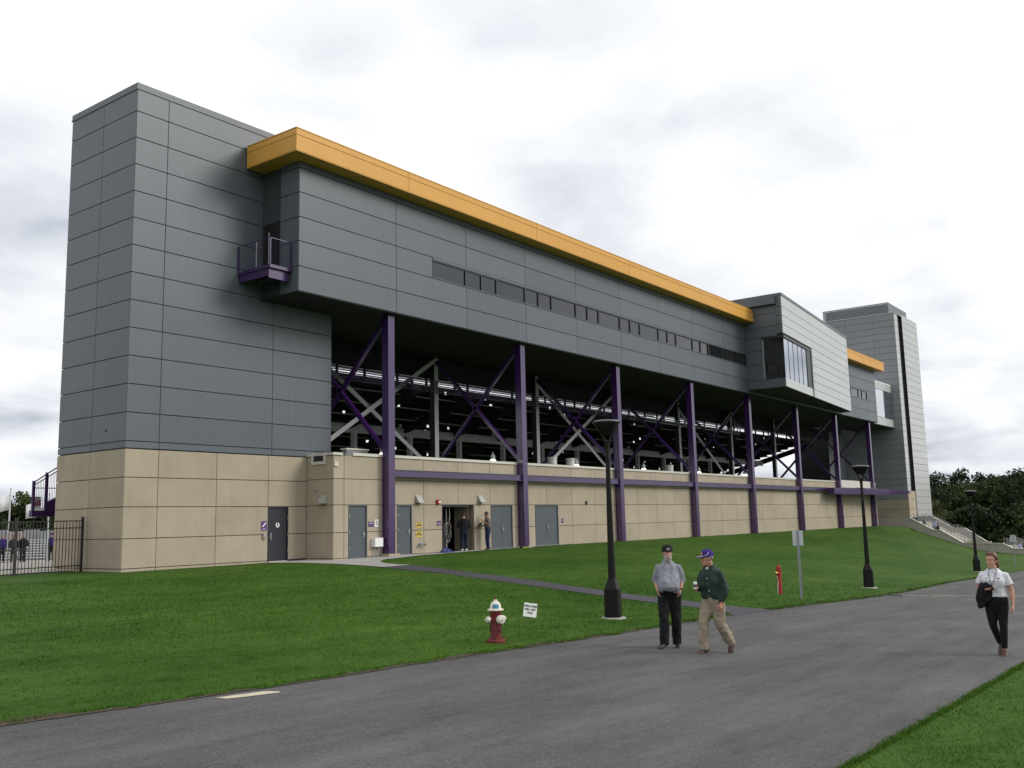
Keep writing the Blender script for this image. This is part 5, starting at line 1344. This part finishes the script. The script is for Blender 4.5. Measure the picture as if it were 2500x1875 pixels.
wk1, _ = person('man in grey shirt and blue jeans reading a folder beside the doorway', (35.25, 28.12, hgt(35.25, 28.0)+.02), R_(-125), stand_J(head_pitch=10, elR=(-.25,.0,1.14), wrR=(-.10,-.24,1.10), handR=(.4,-.9,.1), palmR=(0,0,1), elL=(.25,-.02,1.15), wrL=(.09,-.27,1.33), handL=(-.2,-.4,.9), palmL=(-1,0,0), curlL=.7), 'tan', .012,
  dict(shirt=(GREYP, .014, .72, .006), hem=.96, pants=(JEANS, .012, .97, .008), waist=1.03, shoes=SHOEB, hair=(BRHAIR, 'short')))
fo = thing('folder', 'open brown folder held by the man beside the doorway', 'folder', (0,0,0)); q = wk1.matrix_basis @ Vector((-.02,-.36,1.14)); fo.location = (q.x,q.y,q.z); fo.rotation_euler = (R_(-35), 0, R_(-125))
MB().box(-.24,.24,-.012,.0,-.14,.14).obj('cover', mat('brown_card', (.055,.035,.025), rough=.6), fo); MB().box(-.2,.2,.002,.006,-.12,.12).obj('paper', WHITE, fo)
wk2, _ = person('person in black top and jeans seen from behind in the open doorway', (34.05, 28.55, .965), R_(140), stand_J(head=(0,-.075,1.60), head_pitch=28, wrR=(-.12,-.26,1.12), handR=(.3,-.9,.1), wrL=(.12,-.26,1.12), handL=(-.3,-.9,.1)), 'fair', .012,
  dict(shirt=(BLACKC, .035, 1.9, .012), hem=.90, pants=(NAVY, .022, .98, .01), waist=1.03, shoes=WHITE, hair=(BRHAIR, 'short')))
# people on the stairs
def stair_z(y): return ip(y, [(18.38,-2.1),(19.27,-1.57),(23.01,-1.51),(25.18,-.13),(25.83,-.13),(28.14,1.21)])
for x, top, y, lab, cl, hr in ((111.2, 1.7, 27.45, 'person in dark grey top highest on the staircase', DGREY, BKHAIR), (112.4, 1.42, 26.65, 'person in pale blue shirt in the middle of the staircase', LBLUE, BRHAIR), (110.6, .97, 25.95, 'person in black lowest of three on the staircase', BLACKC, BKHAIR)):
    person(lab, (x, y, top-1.74), R_(-30 if x > 112 else -10), stand_J(wrL=(.22,-.16,.95), wrR=(-.22,.10,.92)), 'tan', .022, dict(shirt=(cl, .02, 1.85, .006), hem=.92, pants=(NAVY, .014, .97, .006), waist=1.03, shoes=SHOEB, hair=(hr, 'short')), hands=False)
person('person in pale blue at the right edge below the staircase', (111.0, 18.25, -2.75), R_(-20), stand_J(), 'tan', .022, dict(shirt=(LBLUE, .02, 1.85, .006), hem=.92, pants=(NAVY, .014, .97, .006), waist=1.03, shoes=SHOEB, hair=(BKHAIR, 'short')), hands=False)
# people on the plaza behind the fence
person('person in purple top and cap standing close to the tower behind the fence', (31.0, 60.0, .43), R_(-40), stand_J(elL=(.30,-.02,1.25), wrL=(.42,-.10,1.28)), 'fair', .02, dict(shirt=(PURC, .025, 1.9, .006), hem=.92, pants=(BLACKC, .012, .97, .006), waist=1.03, shoes=SHOEB, cap=(PURC, 'front', None)), hands=False)
person('person with fair hair in black jacket on the plaza behind the fence', (29.95, 61.5, .40), R_(-10), stand_J(wrL=(.24,-.25,1.0)), 'ruddy', .02, dict(shirt=(BLACKC, .04, 1.9, .006), hem=.88, pants=(DGREY, .016, .97, .006), waist=1.03, shoes=SHOEB, hair=(BLHAIR, 'short')), hands=False)
person('person in purple jacket at the far left edge behind the fence', (28.95, 62.1, .40), R_(-20), stand_J(), 'fair', .02, dict(shirt=(PURC, .045, 1.9, .006), hem=.88, pants=(BLACKC, .012, .97, .006), waist=1.03, shoes=SHOEB, hair=(BLHAIR, 'short')), hands=False)
person('person in brown jacket beside the fair-haired person on the plaza', (29.55, 61.9, .40), R_(10), stand_J(), 'fair', .02, dict(shirt=(DGREY, .03, 1.9, .006), hem=.88, pants=(BLACKC, .012, .97, .006), waist=1.03, shoes=SHOEB, hair=(BLHAIR, 'short')), hands=False)

# ------------------------------------------------------------------ trees and shrubs
def leaf_mat(name, c0, c1):
    m = bpy.data.materials.new(name); m.use_nodes = True; t = m.node_tree; p = t.nodes['Principled BSDF']; p.inputs['Roughness'].default_value = .65; p.inputs['Specular IOR Level'].default_value = .15
    g = N(t, 'ShaderNodeNewGeometry'); nz = N(t, 'ShaderNodeTexNoise'); nz.inputs['Scale'].default_value = .45; nz.inputs['Detail'].default_value = 5; t.links.new(g.outputs['Position'], nz.inputs['Vector'])
    r = N(t, 'ShaderNodeValToRGB'); t.links.new(nz.outputs['Fac'], r.inputs[0]); e = r.color_ramp.elements; e[0].position = .36; e[0].color = (*c0,1); e[1].position = .66; e[1].color = (*c1,1); t.links.new(r.outputs[0], p.inputs['Base Color'])
    return m
LEAFD = leaf_mat('dark_leaves', (.013,.026,.011), (.038,.060,.020)); LEAFM = leaf_mat('mid_leaves', (.022,.038,.012), (.070,.092,.028)); LEAFO = leaf_mat('olive_leaves', (.045,.058,.018), (.105,.11,.035))
BARK = mat('bark', (.05,.038,.028), rough=.9, var=.3, vscale=6)
def tree(name, label, x, y, z, h, rad, m, seed, n=5200, leaf=.30, low=.12, cat='tree', group=None):
    rng = np.random.default_rng(seed); rr = random.Random(seed)
    t = thing(name, label, cat, (x, y, z), 0, group)
    b = MB(); th = h*.62; b.tube([(0,0,-.5),(rr.uniform(-.2,.2),rr.uniform(-.2,.2),th*.5),(rr.uniform(-.4,.4),rr.uniform(-.4,.4),th)], [h*.028,h*.02,h*.009], 8)
    cl = []
    nc = 26
    for k in range(nc):
        f = low + (1-low)*((k+.5)/nc); a = rr.uniform(0, 6.283); pr = rad*(.35+.85*math.sin(math.pi*min(1,max(.05,(f-low*.6)/(1.02-low*.6)))**.8))*rr.uniform(.45,1.0)
        if f > .9: pr *= .45
        c = Vector((pr*math.cos(a), pr*math.sin(a), h*f*.95)); cl.append((c, rad*rr.uniform(.26,.46)*(1.05-.35*f)))
        s0 = Vector((0,0,max(.3, min(th, c.z-.25*pr-.2)))); b.tube([s0, s0.lerp(c,.55)+Vector((0,0,.1*pr)), c], [h*.010,h*.006,h*.002], 5)
    b.obj('trunk', BARK, t)
    wts = np.array([c[1]**2 for c in cl]); idx = rng.choice(nc, n, p=wts/wts.sum())
    C_ = np.array([c[0] for c in cl])[idx]; Rr = np.array([c[1] for c in cl])[idx]
    d = rng.normal(size=(n,3)); d /= np.linalg.norm(d, axis=1)[:,None]; q = rng.uniform(.35,1.12,n)[:,None]
    P = C_ + d*Rr[:,None]*q*np.array([1.15,1.15,.85])
    P[:,2] = np.maximum(P[:,2], .05)
    u = rng.normal(size=(n,3)); u /= np.linalg.norm(u, axis=1)[:,None]; v = np.cross(u, rng.normal(size=(n,3))); v /= np.linalg.norm(v, axis=1)[:,None]
    s = (leaf*rng.uniform(.5,1.25,n))[:,None]
    Q = np.stack([P-u*s*.9, P-v*s*.45, P+u*s*.9, P+v*s*.45], 1)
    me = bpy.data.meshes.new('crown'); me.vertices.add(4*n); me.vertices.foreach_set('co', Q.reshape(-1)); me.loops.add(4*n); me.loops.foreach_set('vertex_index', np.arange(4*n, dtype=np.int32))
    me.polygons.add(n); me.polygons.foreach_set('loop_start', np.arange(0,4*n,4,dtype=np.int32)); me.update(calc_edges=True); me.materials.append(m)
    link('crown', me, t); return t
def at_px(px, depth):
    dx = (px-1250)/FPX; d = rt*dx + fw - up*((1250-937.5)/FPX); d = d/d.dot(fw)*depth; return d.x, d.y
TR = [(2288,168,12.6,4.6,LEAFD,'dark rounded tree rising just right of the lift tower'),(2330,182,10.8,4.4,LEAFM,'bushy tree in the gap right of the first dark tree'),(2362,172,13.6,5.2,LEAFM,'tallest tree with a spiky top above the far street lamp'),
      (2400,180,12.9,4.6,LEAFD,'tree directly behind the far street lamp head'),(2432,168,11.6,5.0,LEAFM,'mid green tree right of the far street lamp'),(2468,182,12.2,5.0,LEAFD,'dark tree behind the distant sign post'),
      (2502,166,13.0,5.2,LEAFD,'dark tree at the right edge of the picture'),(2545,160,13.2,5.4,LEAFD,'dark tree half cut by the right picture edge'),
      (2350,131,6.0,3.6,LEAFD,'low dark tree behind the staircase'),(2392,130,6.4,3.8,LEAFD,'low dark tree left of the woman with auburn hair'),(2436,129,6.6,3.8,LEAFD,'low shadowed tree above the stair handrails'),(2484,128,6.4,4.0,LEAFM,'low bushy tree with pale leaves at the right edge')]
for i, (px, dp, h, r_, m, lab) in enumerate(TR):
    x, y = at_px(px, dp); tree('leafy_tree', lab, x, y, -6.4, h+3.0, r_, m, 100+i, 6500, .34, .08, group='trees beyond the staircase')
SH = [(2284,132,6.3,2.6,'tall olive shrub against the right edge of the lift tower'),(2306,136,5.2,2.5,'second olive shrub on the bank behind the staircase'),(2330,138,4.0,2.4,'third olive shrub lower down the bank'),(2356,140,3.0,2.4,'lowest olive shrub on the bank above the stair wall')]
for i, (px, dp, h, r_, lab) in enumerate(SH):
    x, y = at_px(px, dp); tree('shrub', lab, x, y, -6.0, h+3.6, r_*1.15, LEAFO, 300+i, 4200, .22, .05, 'shrub', 'olive shrubs on the bank')
TL = [(-40,150,7.2,4.5,'tree beyond the left picture edge'),(10,150,6.4,4.4,'dark low tree at the far left behind the flag'),(52,152,8.4,4.4,'rounded taller tree behind the left flagpole'),(92,156,6.8,4.6,'dark tree behind the purple landing'),(132,152,6.9,4.6,'dark tree touching the stair tower edge'),(170,156,6.4,4.6,'dark tree mostly hidden by the stair tower')]
for i, (px, dp, h, r_, lab) in enumerate(TL):
    x, y = at_px(px, dp); tree('leafy_tree', lab, x, y, -.2, h*1.02, r_, LEAFM if i == 2 else LEAFD, 400+i, 5200, .36, .03, group='trees beyond the plaza')
# far woods closing the horizon outside and behind the near trees
def far_wood(name, label, pts, h0, h1, seed):
    rng = np.random.default_rng(seed); n = 26000; P = []
    A = np.array(pts); k = rng.integers(0, len(A)-1, n); f = rng.random(n)
    base = A[k]+(A[k+1]-A[k])*f[:,None]
    hh = np.array([h0+(h1-h0)*(.5+.5*mnoise.noise((b_[0]*.05, b_[1]*.05, seed))) + 2.2*mnoise.noise((b_[0]*.22, b_[1]*.22, 1)) for b_ in base])
    Z = -4+(hh+4)*rng.random(n)**.55; off = rng.normal(size=(n,2))*3.5
    Pn = np.column_stack([base[:,0]+off[:,0], base[:,1]+off[:,1], Z])
    u = rng.normal(size=(n,3)); u /= np.linalg.norm(u, axis=1)[:,None]; v = np.cross(u, rng.normal(size=(n,3))); v /= np.linalg.norm(v, axis=1)[:,None]; s = (rng.uniform(.5,1.2,n))[:,None]
    Q = np.stack([Pn-u*s, Pn-v*s*.6, Pn+u*s, Pn+v*s*.6], 1)
    me = bpy.data.meshes.new(name); me.vertices.add(4*n); me.vertices.foreach_set('co', Q.reshape(-1)); me.loops.add(4*n); me.loops.foreach_set('vertex_index', np.arange(4*n, dtype=np.int32)); me.polygons.add(n); me.polygons.foreach_set('loop_start', np.arange(0,4*n,4,dtype=np.int32)); me.update(calc_edges=True); me.materials.append(LEAFD)
    tag(link(name, me), label, 'wood', None, 'stuff')
far_wood('far_wood', 'dark wood closing the view behind the trees on the right', [(225,90),(215,60),(216,30),(214,0),(205,-30)], 6, 9, 3)
far_wood('far_wood', 'dark wood closing the view behind the plaza on the left', [(40,190),(75,185),(110,178),(140,170)], 4, 5, 5)
print('objects', len(bpy.data.objects))
